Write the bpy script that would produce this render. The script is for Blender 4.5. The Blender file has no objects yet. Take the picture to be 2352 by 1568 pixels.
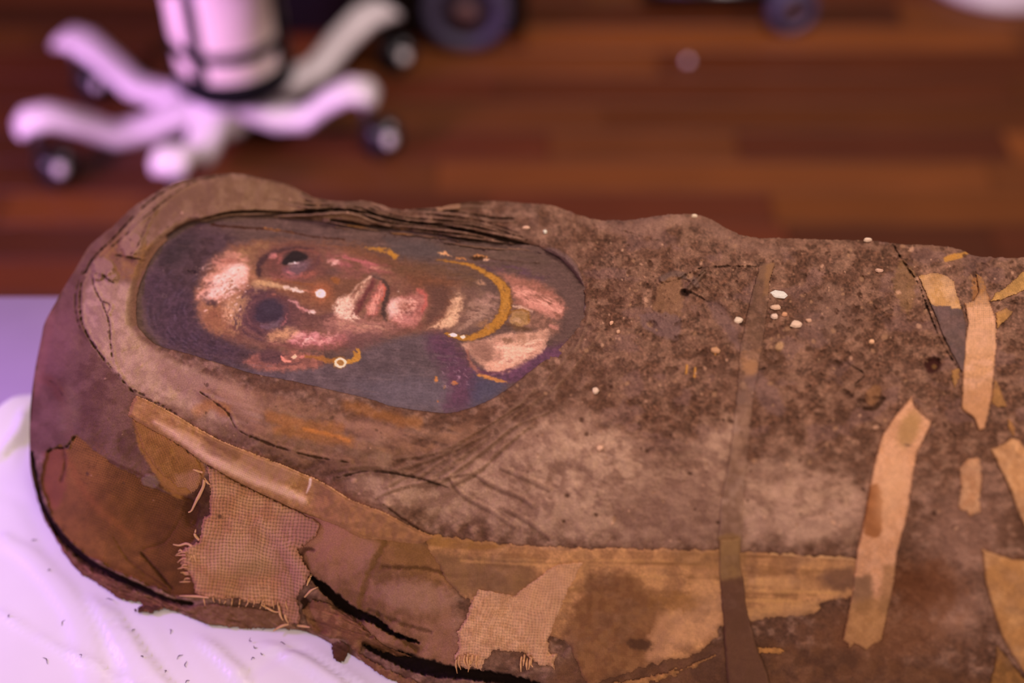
import bpy, bmesh, math, random
import numpy as np
from mathutils import Vector, Matrix
random.seed(7); RS = np.random.RandomState(11)
scene = bpy.context.scene; COL = scene.collection
# ------------------------------------------------------------------ camera, world, lights
FPX = 3267.0; PITCH = math.radians(44); CZ = 1.569; TZ = 0.74           # focal length in pixels, pitch, camera and table heights
cam_d = bpy.data.cameras.new('camera'); cam = bpy.data.objects.new('camera', cam_d); COL.objects.link(cam)
cam.location = (0, 0, CZ); cam.rotation_euler = (math.pi/2 - PITCH, 0, 0)
cam_d.sensor_width = 36; cam_d.lens = 36*FPX/2352; cam_d.clip_start = .02
cam_d.dof.use_dof = True; cam_d.dof.focus_distance = 0.925; cam_d.dof.aperture_fstop = 2.1; cam_d.dof.aperture_blades = 9
scene.camera = cam
vs = scene.view_settings; vs.view_transform = 'Standard'; vs.look = 'None'; vs.gamma = 1; vs.use_curve_mapping = False; vs.exposure = 0.0
w = bpy.data.worlds.new('world'); scene.world = w; w.use_nodes = True
w.node_tree.nodes['Background'].inputs[0].default_value = (.92, .56, .58, 1); w.node_tree.nodes['Background'].inputs[1].default_value = .30
def area(name, loc, target, size, power, color, sy=None, spread=180):
    l = bpy.data.lights.new(name, 'AREA'); l.energy = power; l.color = color; l.size = size; l.spread = math.radians(spread)
    if sy: l.shape = 'RECTANGLE'; l.size_y = sy
    o = bpy.data.objects.new(name, l); COL.objects.link(o); o.location = loc
    o.rotation_euler = (Vector(target)-Vector(loc)).to_track_quat('-Z', 'Y').to_euler(); return o
area('gallery_softlight', (.3, 1.15, 3.0), (.1, .65, .9), 1.0, 17, (1, .76, .70))
area('gallery_softlight', (.3, -.7, 2.6), (.1, .8, .7), 1.6, 23, (1, .79, .70))
area('violet_wash_light', (-1.5, .8, 1.7), (-.50, .68, .78), .3, .80, (.46, .16, 1.0), spread=33)
area('magenta_wash_light', (-1.9, .95, 1.0), (-.55, 2.2, .12), .4, 6.6, (.85, .40, 1.0), spread=52)
area('floor_softlight', (.75, 1.3, 2.7), (.55, 2.2, .1), .8, 15, (1, .82, .80), spread=75)

ILL = np.array([.80, .56, .58])                                         # colour cast of the room light, used to turn a seen colour into a paint
def lin(c):
    c = np.asarray(c, dtype=np.float32)/255.; return np.where(c <= .04045, c/12.92, ((c+.055)/1.055)**2.4)
PAL = [np.array([1.14, .86, .72])]                                       # paint balance of the layer in work
GAM = [1.0]
def alb(c): return np.clip(lin(c)**GAM[0]/ILL*PAL[0], .004, .9)
# ------------------------------------------------------------------ helpers
def smooth(a, b, x):
    t = np.clip((x-a)/(b-a+1e-9), 0, 1); return t*t*(3-2*t)
TAB = RS.rand(256, 256).astype(np.float32)
def vn(x, y, seed=0):
    x = x+seed*37.7; y = y+seed*91.3
    xi = np.floor(x).astype(np.int32); yi = np.floor(y).astype(np.int32); fx = (x-xi).astype(np.float32); fy = (y-yi).astype(np.float32)
    fx = fx*fx*(3-2*fx); fy = fy*fy*(3-2*fy); x0 = xi & 255; x1 = (xi+1) & 255; y0 = yi & 255; y1 = (yi+1) & 255
    a = TAB[y0, x0]; b = TAB[y0, x1]; c = TAB[y1, x0]; d = TAB[y1, x1]
    a = a+(b-a)*fx; c = c+(d-c)*fx; return a+(c-a)*fy
def fbm(x, y, octv=4, seed=0):
    s = 0; amp = .5; tot = 0
    for k in range(octv):
        s = s+amp*vn(x, y, seed+k*3.1); tot += amp; amp *= .5; x = x*2.03; y = y*2.03
    return s/tot
def spl(pts, step=7):
    p = np.array(pts, dtype=float); out = []
    q = np.vstack([2*p[0]-p[1], p, 2*p[-1]-p[-2]])
    for i in range(1, len(q)-2):
        n = max(1, int(np.hypot(*(q[i+1]-q[i])[:2])/step)); t = np.linspace(0, 1, n, endpoint=False)[:, None]
        a, b, c, d = q[i-1], q[i], q[i+1], q[i+2]
        out.append(.5*((2*b)+(c-a)*t+(2*a-5*b+4*c-d)*t**2+(3*b-3*c+d-a)*t**3))
    out.append(p[-1][None]); return np.vstack(out)
W, HH = 2500, 1700
class Layer:
    def __init__(s, src=None):
        s.col = np.zeros((HH, W, 3), np.float32) if src is None else src.col.copy()
        s.dsp = np.zeros((HH, W), np.float32) if src is None else src.dsp.copy()
def box(x0, y0, x1, y1):
    return slice(max(0, int(y0)), min(HH, int(y1)+1)), slice(max(0, int(x0)), min(W, int(x1)+1))
def coords(sl): 
    yy, xx = np.mgrid[sl[0], sl[1]]; return xx.astype(np.float32), yy.astype(np.float32)
def linefield(p, maxd):
    sl = box(p[:, 0].min()-maxd, p[:, 1].min()-maxd, p[:, 0].max()+maxd, p[:, 1].max()+maxd)
    sh = (sl[0].stop-sl[0].start, sl[1].stop-sl[1].start)
    if sh[0] <= 0 or sh[1] <= 0: return None
    D = np.full(sh, maxd+1., np.float32); T = np.zeros(sh, np.float32); S = np.zeros(sh, np.float32)
    cum = np.concatenate([[0], np.cumsum(np.hypot(*(np.diff(p[:, :2], axis=0)).T))]); L = cum[-1]+1e-9
    for i in range(len(p)-1):
        a = p[i, :2]; b = p[i+1, :2]
        s2 = box(min(a[0], b[0])-maxd, min(a[1], b[1])-maxd, max(a[0], b[0])+maxd, max(a[1], b[1])+maxd)
        if s2[0].stop <= s2[0].start or s2[1].stop <= s2[1].start: continue
        x, y = coords(s2); ab = b-a; l2 = ab@ab+1e-9
        t = np.clip(((x-a[0])*ab[0]+(y-a[1])*ab[1])/l2, 0, 1); d = np.hypot(x-a[0]-t*ab[0], y-a[1]-t*ab[1])
        loc = (slice(s2[0].start-sl[0].start, s2[0].stop-sl[0].start), slice(s2[1].start-sl[1].start, s2[1].stop-sl[1].start))
        m = d < D[loc]; D[loc] = np.where(m, d, D[loc]); T[loc] = np.where(m, (cum[i]+t*(cum[i+1]-cum[i]))/L, T[loc])
        S[loc] = np.where(m, np.sign(ab[0]*(y-a[1])-ab[1]*(x-a[0])), S[loc])
    return sl, D, T, S
def texm(x, y, tex):
    sx, sy, ang, lo, hi = tex[:5]; seed = tex[5] if len(tex) > 5 else 1; ca, sa = math.cos(math.radians(ang)), math.sin(math.radians(ang))
    n = fbm((x*ca+y*sa)/sx, (-x*sa+y*ca)/sy, 4, seed); return smooth(lo, hi, n)
def stroke(ly, pts, wd, c=None, a=1., soft=3., jit=0., js=8., tex=None, dsp=0., smoothed=True, prof='flat', side=0):
    """a brush stroke along a line: colour and / or relief in mm"""
    pts = [tuple(q) for q in pts]; p = spl(pts) if smoothed else np.array(pts, float)
    wl = wd if isinstance(wd, (list, tuple)) else [wd, wd]
    mx = max(wl)+soft+jit*1.2+1; f = linefield(p, mx)
    if f is None: return
    sl, D, T, S = f; x, y = coords(sl); ww = np.interp(T, np.linspace(0, 1, len(wl)), wl)
    if jit: D = D+(fbm(x/js, y/js, 3, 5)-.5)*2*jit
    m = 1-smooth(ww-soft*.5, ww+soft*.5, D)
    if prof == 'round': m = m*np.sqrt(np.clip(1-(D/(ww+soft*.5))**2, 0, 1))
    if side: m = m*(S == side)
    if tex: m = m*texm(x, y, tex)
    if c is not None: ly.col[sl] += (np.asarray(c, np.float32)-ly.col[sl])*(m*a)[..., None]
    if dsp: ly.dsp[sl] += m*dsp
def polymask(pts, soft=3., jit=0., js=10., smoothed=False, grow=0., seed=3):
    p = np.array(pts, float); p = np.vstack([p, p[:1]])
    if smoothed: p = spl(p)
    mx = soft+jit*1.3+abs(grow)+3; sl, D, T, S = linefield(p, mx); x, y = coords(sl); ins = np.zeros(x.shape, bool)
    for i in range(len(p)-1):
        (x0, y0), (x1, y1) = p[i, :2], p[i+1, :2]
        if y0 == y1: continue
        lo, hi = (y0, y1) if y0 < y1 else (y1, y0); r = slice(max(0, int(math.ceil(lo))-sl[0].start), max(0, int(math.ceil(hi))-sl[0].start))
        if r.stop <= r.start: continue
        xx = x0+(y[r]-y0)*(x1-x0)/(y1-y0); ins[r] ^= x[r] < xx
    sd = np.where(ins, -D, D)-grow
    if jit: sd = sd+(fbm(x/js, y/js, 4, seed)-.5)*2*jit
    return sl, 1-smooth(-soft*.5, soft*.5, sd), sd, x, y
def poly(ly, pts, c=None, a=1., soft=3., jit=0., js=10., tex=None, dsp=0., smoothed=True, c2=None, cs=12, seed=3):
    sl, m, sd, x, y = polymask(pts, soft, jit, js, smoothed, seed=seed)
    if tex: m = m*texm(x, y, tex)
    if c is not None:
        cc = np.asarray(c, np.float32)
        if c2 is not None:
            n = smooth(.35, .65, fbm(x/cs, y/cs, 4, seed+2))[..., None]; cc = cc*(1-n)+np.asarray(c2, np.float32)*n
        ly.col[sl] += (cc-ly.col[sl])*(m*a)[..., None]
    if dsp: ly.dsp[sl] += m*dsp
def ell(ly, cx, cy, rx, ry, ang=0, c=None, a=1., soft=.5, jit=0., js=8., tex=None, dsp=0., ring=None, seed=4):
    r = max(rx, ry)*(1+soft)+jit*1.5+2; sl = box(cx-r, cy-r, cx+r, cy+r); x, y = coords(sl)
    if x.size == 0: return
    ca, sa = math.cos(math.radians(ang)), math.sin(math.radians(ang)); X = (x-cx)*ca+(y-cy)*sa; Y = -(x-cx)*sa+(y-cy)*ca
    d = np.hypot(X/rx, Y/ry)
    if jit: d = d+(fbm(x/js, y/js, 4, seed)-.5)*2*jit/min(rx, ry)
    m = 1-smooth(1-soft, 1+soft, d)
    if ring: m = np.exp(-((d-1)/ring)**2)
    if tex: m = m*texm(x, y, tex)
    if c is not None: ly.col[sl] += (np.asarray(c, np.float32)-ly.col[sl])*(m*a)[..., None]
    if dsp: ly.dsp[sl] += m*dsp
def blur(a, r, it=2):
    for _ in range(it):
        for ax in (0, 1):
            pd = [(0, 0), (0, 0)]; pd[ax] = (r+1, r); c = np.cumsum(np.pad(a, pd, 'edge'), axis=ax, dtype=np.float64)
            n = a.shape[ax]; a = ((np.take(c, range(2*r+1, 2*r+1+n), ax)-np.take(c, range(0, n), ax))/(2*r+1)).astype(np.float32)
    return a
def weave(sl, p, ang, seed=1, wob=3., q=None):
    """over-and-under weave: returns height 0..1 and hole 0..1"""
    x, y = coords(sl); ca, sa = math.cos(math.radians(ang)), math.sin(math.radians(ang)); q = q or p
    dx = (fbm(x/60, y/60, 2, seed)-.5)*wob*6+(vn(x/9, y/9, seed+4)-.5)*wob*.5; dy = (fbm(x/60, y/60, 2, seed+9)-.5)*wob*6+(vn(x/9, y/9, seed+7)-.5)*wob*.5
    X = ((x+dx)*ca+(y+dy)*sa)/p; Y = (-(x+dx)*sa+(y+dy)*ca)/q
    a = np.abs(np.sin(math.pi*X)); b = np.abs(np.sin(math.pi*Y)); par = ((np.floor(X)+np.floor(Y)) % 2)
    h = np.where(par > .5, a*(.55+.45*b), b*(.55+.45*a)); hole = smooth(.62, .95, (1-a)*.5+(1-b)*.5+.12)
    return h.astype(np.float32), hole.astype(np.float32)
# ------------------------------------------------------------------ materials (procedural, painted colour carried by the mesh)
def mat(name, rough=.85, noise=.18, nscale=900, bump=.25, bscale=1400, spec=.25, base=None, coat=0, metal=0, emit=None, objcol=False, translucent=0):
    m = bpy.data.materials.new(name); m.use_nodes = True; nt = m.node_tree; N = nt.nodes; L = nt.links; b = N['Principled BSDF']
    b.inputs['Roughness'].default_value = rough; b.inputs['Specular IOR Level'].default_value = spec; b.inputs['Metallic'].default_value = metal
    b.inputs['Coat Weight'].default_value = coat; b.inputs['Coat Roughness'].default_value = .2
    tc = N.new('ShaderNodeTexCoord'); nz = N.new('ShaderNodeTexNoise'); nz.inputs['Scale'].default_value = nscale; nz.inputs['Detail'].default_value = 3
    L.new(tc.outputs['Object'], nz.inputs['Vector'])
    mr = N.new('ShaderNodeMapRange'); mr.inputs[1].default_value = .25; mr.inputs[2].default_value = .75; mr.inputs[3].default_value = 1-noise; mr.inputs[4].default_value = 1+noise
    L.new(nz.outputs['Fac'], mr.inputs[0]); mx = N.new('ShaderNodeVectorMath'); mx.operation = 'SCALE'; L.new(mr.outputs[0], mx.inputs['Scale'])
    if base is not None: mx.inputs[0].default_value = tuple(base)[:3]
    elif objcol: oi = N.new('ShaderNodeObjectInfo'); L.new(oi.outputs['Color'], mx.inputs[0])
    else: at = N.new('ShaderNodeAttribute'); at.attribute_name = 'Col'; L.new(at.outputs['Color'], mx.inputs[0])
    L.new(mx.outputs[0], b.inputs['Base Color'])
    if bump:
        n2 = N.new('ShaderNodeTexNoise'); n2.inputs['Scale'].default_value = bscale; n2.inputs['Detail'].default_value = 4; L.new(tc.outputs['Object'], n2.inputs['Vector'])
        bp = N.new('ShaderNodeBump'); bp.inputs['Strength'].default_value = bump; bp.inputs['Distance'].default_value = .0006; L.new(n2.outputs['Fac'], bp.inputs['Height']); L.new(bp.outputs[0], b.inputs['Normal'])
    return m
def tag(o, label=None, cat=None, group=None, kind=None):
    for k, v in (('label', label), ('category', cat), ('group', group), ('kind', kind)):
        if v: o[k] = v
    return o
def link(name, me, m, parent=None):
    o = bpy.data.objects.new(name, me); COL.objects.link(o)
    if m is not None and not len(me.materials): me.materials.append(m)
    if parent: o.parent = parent
    return o
def np_mesh(name, V, Q, C=None, tri=False):
    me = bpy.data.meshes.new(name); n = len(V); k = 3 if tri else 4; me.vertices.add(n); me.vertices.foreach_set('co', np.asarray(V, np.float32).ravel())
    me.loops.add(len(Q)*k); me.polygons.add(len(Q)); me.loops.foreach_set('vertex_index', np.asarray(Q, np.int32).ravel())
    me.polygons.foreach_set('loop_start', np.arange(0, len(Q)*k, k, dtype=np.int32)); me.polygons.foreach_set('use_smooth', np.ones(len(Q), bool))
    me.update(calc_edges=True)
    if C is not None:
        at = me.color_attributes.new('Col', 'FLOAT_COLOR', 'POINT'); at.data.foreach_set('color', np.concatenate([C, np.ones((n, 1))], 1).astype(np.float32).ravel())
    return me
def bm_obj(name, bm, m, parent=None, sm=True):
    me = bpy.data.meshes.new(name); bmesh.ops.recalc_face_normals(bm, faces=bm.faces); bm.to_mesh(me); bm.free()
    if sm: me.polygons.foreach_set('use_smooth', [True]*len(me.polygons))
    return link(name, me, m, parent)
def rbox(c, s, bev=.003, rot=None, seg=2):
    bm = bmesh.new(); bmesh.ops.create_cube(bm, size=1); bmesh.ops.scale(bm, vec=s, verts=bm.verts)
    if bev: bmesh.ops.bevel(bm, geom=bm.edges[:], offset=bev, segments=seg, affect='EDGES')
    if rot: bmesh.ops.rotate(bm, matrix=rot, verts=bm.verts)
    bmesh.ops.translate(bm, vec=c, verts=bm.verts); return bm
def lathe(prof, n=40, M=None):
    bm = bmesh.new(); rings = []
    for r, z in prof: rings.append([bm.verts.new((r*math.cos(2*math.pi*i/n), r*math.sin(2*math.pi*i/n), z)) for i in range(n)] if r > 1e-6 else [bm.verts.new((0, 0, z))])
    for a, b in zip(rings, rings[1:]):
        for i in range(n):
            j = (i+1) % n
            if len(a) == 1 and len(b) == 1: continue
            if len(a) == 1: bm.faces.new((a[0], b[i], b[j]))
            elif len(b) == 1: bm.faces.new((a[i], a[j], b[0]))
            else: bm.faces.new((a[i], a[j], b[j], b[i]))
    if M is not None: bmesh.ops.transform(bm, matrix=M, verts=bm.verts)
    return bm
def tube(P, R, n=6, closed=True):
    """tube mesh data along points"""
    P = np.array(P, float); m = len(P); R = np.full(m, R) if np.isscalar(R) else np.interp(np.linspace(0, 1, m), np.linspace(0, 1, len(R)), R)
    T = np.gradient(P, axis=0); T /= np.linalg.norm(T, axis=1)[:, None]+1e-12; up = np.array([.3, .2, 1.]); A = np.cross(T, up); A /= np.linalg.norm(A, axis=1)[:, None]+1e-12; B = np.cross(T, A)
    th = np.linspace(0, 2*math.pi, n, endpoint=False); V = P[:, None]+R[:, None, None]*(np.cos(th)[None, :, None]*A[:, None]+np.sin(th)[None, :, None]*B[:, None])
    V = V.reshape(-1, 3); i = np.arange(m-1)[:, None]*n; j = np.arange(n)[None]; k = (j+1) % n
    Q = np.stack([i+j, i+k, i+n+k, i+n+j], -1).reshape(-1, 4); return V, Q
def ray(u, v):
    a = (u-1176)/FPX; b = (784-v)/FPX; cp, sp = math.cos(PITCH), math.sin(PITCH)
    return a, cp+b*sp, -sp+b*cp
def at(u, v, z):
    d = ray(u, v); t = (z-CZ)/d[2]; return Vector((d[0]*t, d[1]*t, z))
# ================================================================== MUMMY: base form (height above the sheet, thin-plate fit through measured stations)
CP = [(75,1000,.060),(70,940,.075),(85,850,.095),(105,750,.118),(150,665,.140),(205,570,.155),(262,520,.163),(345,452,.170),(450,410,.176),(545,400,.180),(690,440,.180),(870,472,.180),(1090,465,.182),
(1320,492,.192),(1600,495,.205),(1800,549,.203),(2060,562,.200),(2250,588,.200),(2450,596,.200),(90,1150,.010),(140,1250,.004),(240,1345,.002),(420,1402,.001),(560,1440,.001),(700,1447,.001),(810,1505,.001),(930,1562,.001),(1200,1640,.004),(1600,1690,.012),(2450,1690,.020),
(200,700,.160),(190,850,.150),(160,1000,.110),(200,1150,.070),(300,1250,.045),(430,1340,.022),(320,560,.180),(300,800,.170),(330,920,.158),(300,1050,.125),(420,1130,.105),(560,1200,.092),(560,1340,.035),(700,1370,.035),
(500,470,.190),(480,540,.186),(370,720,.172),(480,870,.172),(620,1000,.165),(700,1120,.130),(800,1240,.115),(900,1380,.070),(950,1480,.035),(700,660,.186),(900,740,.188),(1100,780,.190),(800,500,.190),(1050,530,.193),(1350,680,.196),(850,990,.175),(1050,1040,.168),(1000,1180,.135),
(1250,1000,.185),(1200,1200,.140),(1150,1400,.080),(1200,1540,.035),(1450,600,.207),(1500,800,.210),(1500,1000,.195),(1500,1200,.155),(1450,1400,.095),(1500,1560,.045),
(1700,640,.213),(1750,850,.217),(1750,1050,.200),(1780,1240,.160),(1780,1420,.105),(1780,1570,.062),(2050,640,.212),(2100,850,.216),(2080,1050,.200),(2080,1250,.165),(2080,1430,.118),(2080,1570,.080),(2350,660,.210),(2400,900,.214),(2420,1150,.192),(2420,1350,.150),(2400,1550,.100)]
cp = np.array(CP, float); SH = .003                                      # SH: thickness of the plastic sheet under it
def tps(a, b):
    d2 = ((a[:, None, :]-b[None])**2).sum(-1)/1e4; return .5*d2*np.log(d2+1e-12)
nC = len(cp); A = np.zeros((nC+3, nC+3)); A[:nC, :nC] = tps(cp[:, :2], cp[:, :2])+np.eye(nC)*.15; Pm = np.c_[np.ones(nC), cp[:, :2]/1000]; A[:nC, nC:] = Pm; A[nC:, :nC] = Pm.T
sol = np.linalg.solve(A, np.r_[cp[:, 2], 0, 0, 0])
gs = 10; gx = np.arange(0, W+gs*3, gs)-gs; gy = np.arange(0, HH+gs*3, gs)-gs; GX, GY = np.meshgrid(gx, gy); gp = np.c_[GX.ravel(), GY.ravel()].astype(float)
Hc = np.concatenate([tps(gp[i:i+4000], cp[:, :2])@sol[:nC]+np.c_[np.ones(len(gp[i:i+4000])), gp[i:i+4000]/1000]@sol[nC:] for i in range(0, len(gp), 4000)]).reshape(GX.shape)
def upm(n, m):
    B = np.zeros((n, m)); x = (np.arange(n)+gs)/gs; i = np.floor(x).astype(int); t = x-i
    for k, wt in ((-1, .5*(-t+2*t*t-t**3)), (0, .5*(2-5*t*t+3*t**3)), (1, .5*(t+4*t*t-3*t**3)), (2, .5*(-t*t+t**3))): B[np.arange(n), np.clip(i+k, 0, m-1)] += wt
    return B.astype(np.float32)
By, Bx = upm(HH, Hc.shape[0]), upm(W, Hc.shape[1])
Hf = (By@Hc.astype(np.float32)@Bx.T); Hf = np.clip(Hf, 0.0005, .24)
VV, UU = np.mgrid[0:HH, 0:W].astype(np.float32); ra, rb, rc = ray(UU, VV)
K0 = (CZ-TZ-SH-Hf)/(-rc)                                                # depth along each line of the undetailed form
def raise_(Hs):                                                         # cosine between surface normal and sight line
    s = 5; k = K0[::s, ::s]; P = np.stack([ra[::s, ::s]*k, (rb*np.ones_like(UU))[::s, ::s]*k, (rc*np.ones_like(UU))[::s, ::s]*k], -1)
    du = np.gradient(P, axis=1); dv = np.gradient(P, axis=0); n = np.cross(dv, du); n /= np.linalg.norm(n, axis=-1, keepdims=True)+1e-12
    d = P/np.linalg.norm(P, axis=-1, keepdims=True); c = np.abs((n*d).sum(-1)); return np.clip(blur(c.astype(np.float32), 3), .45, 1)
cs_ = raise_(Hf); NV = cs_[(np.arange(HH)//5)[:, None], (np.arange(W)//5)[None]]; NV = blur(NV, 4, 1)
def bil(a, u, v):
    u = np.clip(u, 0, W-1.001); v = np.clip(v, 0, HH-1.001); i = u.astype(int); j = v.astype(int); fu = u-i; fv = v-j
    if a.ndim == 3: fu = fu[..., None]; fv = fv[..., None]
    return (a[j, i]*(1-fu)+a[j, i+1]*fu)*(1-fv)+(a[j+1, i]*(1-fu)+a[j+1, i+1]*fu)*fv
def pos(u, v, dmm):                                                      # point of the surface raised by dmm millimetres
    k = bil(K0, u, v)-dmm*.001/bil(NV, u, v); a, b, c = ray(u, v); return np.stack([a*k, b*k, CZ+c*k], -1)
# ------------------------------------------------------------------ colour and relief of the shroud
TOP = spl([(68,985),(70,930),(80,850),(95,775),(103,740),(130,690),(150,655),(175,615),(205,565),(240,535),(262,517),(300,480),(345,450),(400,420),(450,407),(500,400),(545,398),(600,408),(650,420),(690,437),(720,452),(760,460),(830,461),(870,468),(910,480),(960,479),(1010,475),(1050,468),(1090,462),(1150,462),(1230,468),(1280,475),(1320,490),(1370,504),(1420,506),(1460,504),(1500,497),(1545,492),(1600,493),(1640,507),(1680,530),(1730,545),(1800,547),(1900,550),(2000,553),(2060,560),(2100,562),(2170,566),(2210,574),(2250,589),(2352,592),(2480,594)], 4)
BOT = spl([(68,990),(69,1065),(78,1115),(95,1165),(115,1207),(140,1250),(165,1295),(200,1325),(240,1345),(290,1372),(340,1384),(400,1400),(480,1430),(560,1440),(640,1440),(700,1447),(760,1470),(810,1505),(860,1532),(930,1562),(1000,1590),(1200,1640),(1500,1685),(2480,1690)], 5)
PANEL = [(314,717),(318,671),(333,629),(356,583),(394,545),(433,521),(478,508),(533,498),(643,502),(726,513),(800,529),(886,540),(972,548),(1058,566),(1144,574),(1225,580),(1262,598),(1302,626),(1335,660),(1341,690),(1335,730),(1322,755),(1288,795),(1230,841),(1173,887),(1116,922),(1044,946),(984,945),(899,932),(850,916),(746,891),(659,872),(586,858),(509,835),(433,812),(387,800),(360,790),(335,770),(318,748)]
B = Layer()
n1 = fbm(UU/90, VV/70, 4, 1); n2 = fbm(UU/22, VV/18, 4, 2); n3 = fbm(UU/6, VV/5, 3, 3)
cA = np.array([110, 80, 71], np.float32); cB = np.array([140, 106, 95], np.float32); cC = np.array([88, 60, 50], np.float32)
m1 = smooth(.35, .65, n1*.5+n2*.5)[..., None]; B.col[:] = cC*(1-m1)+cA*m1; B.col += (cB-B.col)*(smooth(.5, .72, n2)*.5)[..., None]
B.col *= ((.80+.40*n3)*(.86+.28*fbm(UU/10, VV/8, 3, 41)))[..., None]
B.dsp[:] = (n1-.5)*5+(n2-.5)*1.8
# crusty dirt on the breast, smoother to the side
crust = smooth(1180, 1420, UU-(VV-700)*.25)*(1-smooth(950, 1150, VV+(n1-.5)*260)); crust = np.maximum(crust, .35*(1-smooth(1180, 1260, VV))*smooth(1250, 1400, UU))
rg = 1-np.abs(fbm(UU/11, VV/8, 4, 7)-.5)*2
B.col *= (1+crust*(.5*(vn(UU/3.6, VV/3, 17)-.5)+.35*(fbm(UU/7, VV/5.5, 3, 19)-.5)))[..., None]
B.dsp += crust*((rg-.7)*.8+(n3-.5)*.9+(vn(UU/3.2, VV/2.8, 8)-.5)*.6); B.dsp += (n3-.5)*.6
B.col += (np.array([128, 92, 78], np.float32)-B.col)*(crust*.45*smooth(.45, .6, n2))[..., None]
B.col += (np.array([92, 62, 54], np.float32)-B.col)*(crust*.30*smooth(.52, .66, fbm(UU/34, VV/26, 4, 12)))[..., None]
B.col += (np.array([118, 88, 92], np.float32)-B.col)*(crust*.35*smooth(.58, .7, fbm(UU/60, VV/40, 4, 14)))[..., None]
# dusty pale ground on the lower breast
dust = (176, 140, 126)
poly(B, [(1130,1010),(1230,960),(1330,950),(1450,1010),(1560,1060),(1640,960),(1700,960),(1690,1080),(1800,1060),(1930,1090),(1980,1150),(1960,1230),(1700,1250),(1300,1245),(1080,1200),(900,1160),(790,1110),(850,1080),(1000,1090)], dust, .75, soft=60, jit=34, js=30, c2=(140, 106, 96), cs=22)
poly(B, [(1250,1010),(1400,990),(1480,1070),(1440,1160),(1300,1160),(1180,1100)], (184, 148, 134), .5, soft=50, jit=30, js=14, tex=(18, 12, 30, .45, .6))
poly(B, [(1760,1130),(1850,1080),(1960,1110),(1960,1200),(1800,1250),(1720,1200)], (178, 140, 130), .6, soft=60, jit=40, js=26, tex=(40, 30, 20, .3, .6))
poly(B, [(1400,1120),(1620,1090),(1650,1230),(1450,1240)], (118, 86, 78), .5, soft=50, jit=30, js=16)
ell(B, 2210, 1230, 90, 120, 20, (150, 112, 105), .5, .6, jit=20, js=25)
ell(B, 2180, 1400, 70, 60, 0, (156, 118, 108), .7, .5, jit=18, js=20)
ell(B, 2030, 1460, 160, 60, 0, (112, 72, 52), .7, .6, jit=20, js=20); ell(B, 2120, 1350, 90, 60, 0, (92, 52, 32), .7, .6, jit=20, js=20)
# folds of linen below the portrait, running down to the right (relief: long soft steps)
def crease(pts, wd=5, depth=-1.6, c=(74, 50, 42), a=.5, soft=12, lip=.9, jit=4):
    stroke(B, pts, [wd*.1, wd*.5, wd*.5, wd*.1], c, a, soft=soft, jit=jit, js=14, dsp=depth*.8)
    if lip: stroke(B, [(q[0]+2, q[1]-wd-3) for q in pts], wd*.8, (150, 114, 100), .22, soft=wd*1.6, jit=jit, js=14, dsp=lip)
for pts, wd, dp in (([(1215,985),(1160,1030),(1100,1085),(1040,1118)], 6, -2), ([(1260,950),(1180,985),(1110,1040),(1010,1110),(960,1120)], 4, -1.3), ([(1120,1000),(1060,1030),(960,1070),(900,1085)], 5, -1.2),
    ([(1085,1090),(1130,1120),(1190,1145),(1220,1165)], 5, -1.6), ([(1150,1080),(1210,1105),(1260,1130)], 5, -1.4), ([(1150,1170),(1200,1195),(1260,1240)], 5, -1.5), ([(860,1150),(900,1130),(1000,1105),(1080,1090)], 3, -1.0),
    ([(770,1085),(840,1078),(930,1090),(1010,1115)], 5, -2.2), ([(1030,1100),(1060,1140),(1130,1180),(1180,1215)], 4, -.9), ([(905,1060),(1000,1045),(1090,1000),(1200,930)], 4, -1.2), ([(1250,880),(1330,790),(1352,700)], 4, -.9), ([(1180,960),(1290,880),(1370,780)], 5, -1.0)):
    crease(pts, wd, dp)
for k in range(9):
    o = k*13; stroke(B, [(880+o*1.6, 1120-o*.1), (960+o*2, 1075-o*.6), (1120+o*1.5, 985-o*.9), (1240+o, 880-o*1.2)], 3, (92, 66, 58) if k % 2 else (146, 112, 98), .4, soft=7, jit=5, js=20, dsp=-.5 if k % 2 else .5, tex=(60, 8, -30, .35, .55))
# --- wrapping around the head: pale outer bands
poly(B, [(184,701),(188,648),(214,594),(264,544),(325,479),(394,430),(450,410),(545,402),(690,440),(760,465),(870,490),(1000,500),(960,515),(800,505),(640,494),(500,503),(420,520),(380,560),(345,610),(325,660),(314,720),(330,780),(360,800),(420,835),(520,880),(640,930),(760,980),(900,1040),(860,1080),(760,1060),(640,1010),(500,1000),(400,950),(310,904),(264,854),(218,797),(191,747)], (134, 102, 88), .9, soft=12, jit=5, c2=(112, 82, 68), cs=28)
poly(B, [(190,740),(186,700),(215,640),(250,640),(300,660),(300,720),(318,775),(370,815),(470,860),(560,905),(600,960),(540,975),(420,940),(330,905),(264,850),(218,795)], (172, 138, 122), .85, soft=18, jit=6, js=18, c2=(152, 120, 104), cs=16)
poly(B, [(340,800),(420,850),(500,880),(600,960),(560,1000),(470,940),(380,880)], (128, 92, 88), .55, soft=26, jit=8, js=16)
poly(B, [(400,440),(520,410),(660,430),(760,470),(860,498),(740,498),(600,488),(480,490),(400,505),(350,540),(320,540),(350,480)], (126, 96, 78), .8, soft=18, jit=6, c2=(110, 80, 64), cs=20)
poly(B, [(455,890),(620,900),(800,960),(1000,985),(1090,965),(1060,1020),(900,1055),(760,1075),(640,1040),(560,990),(470,930)], (118, 84, 70), .7, soft=20, jit=10, js=22, c2=(140, 100, 82), cs=24, tex=(70, 12, 17, .3, .5))
ell(B, 545, 905, 60, 26, 35, (150, 112, 98), .7, .5, jit=8); ell(B, 860, 990, 90, 26, 8, (142, 102, 92), .55, .6, jit=10, js=14)
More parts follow.
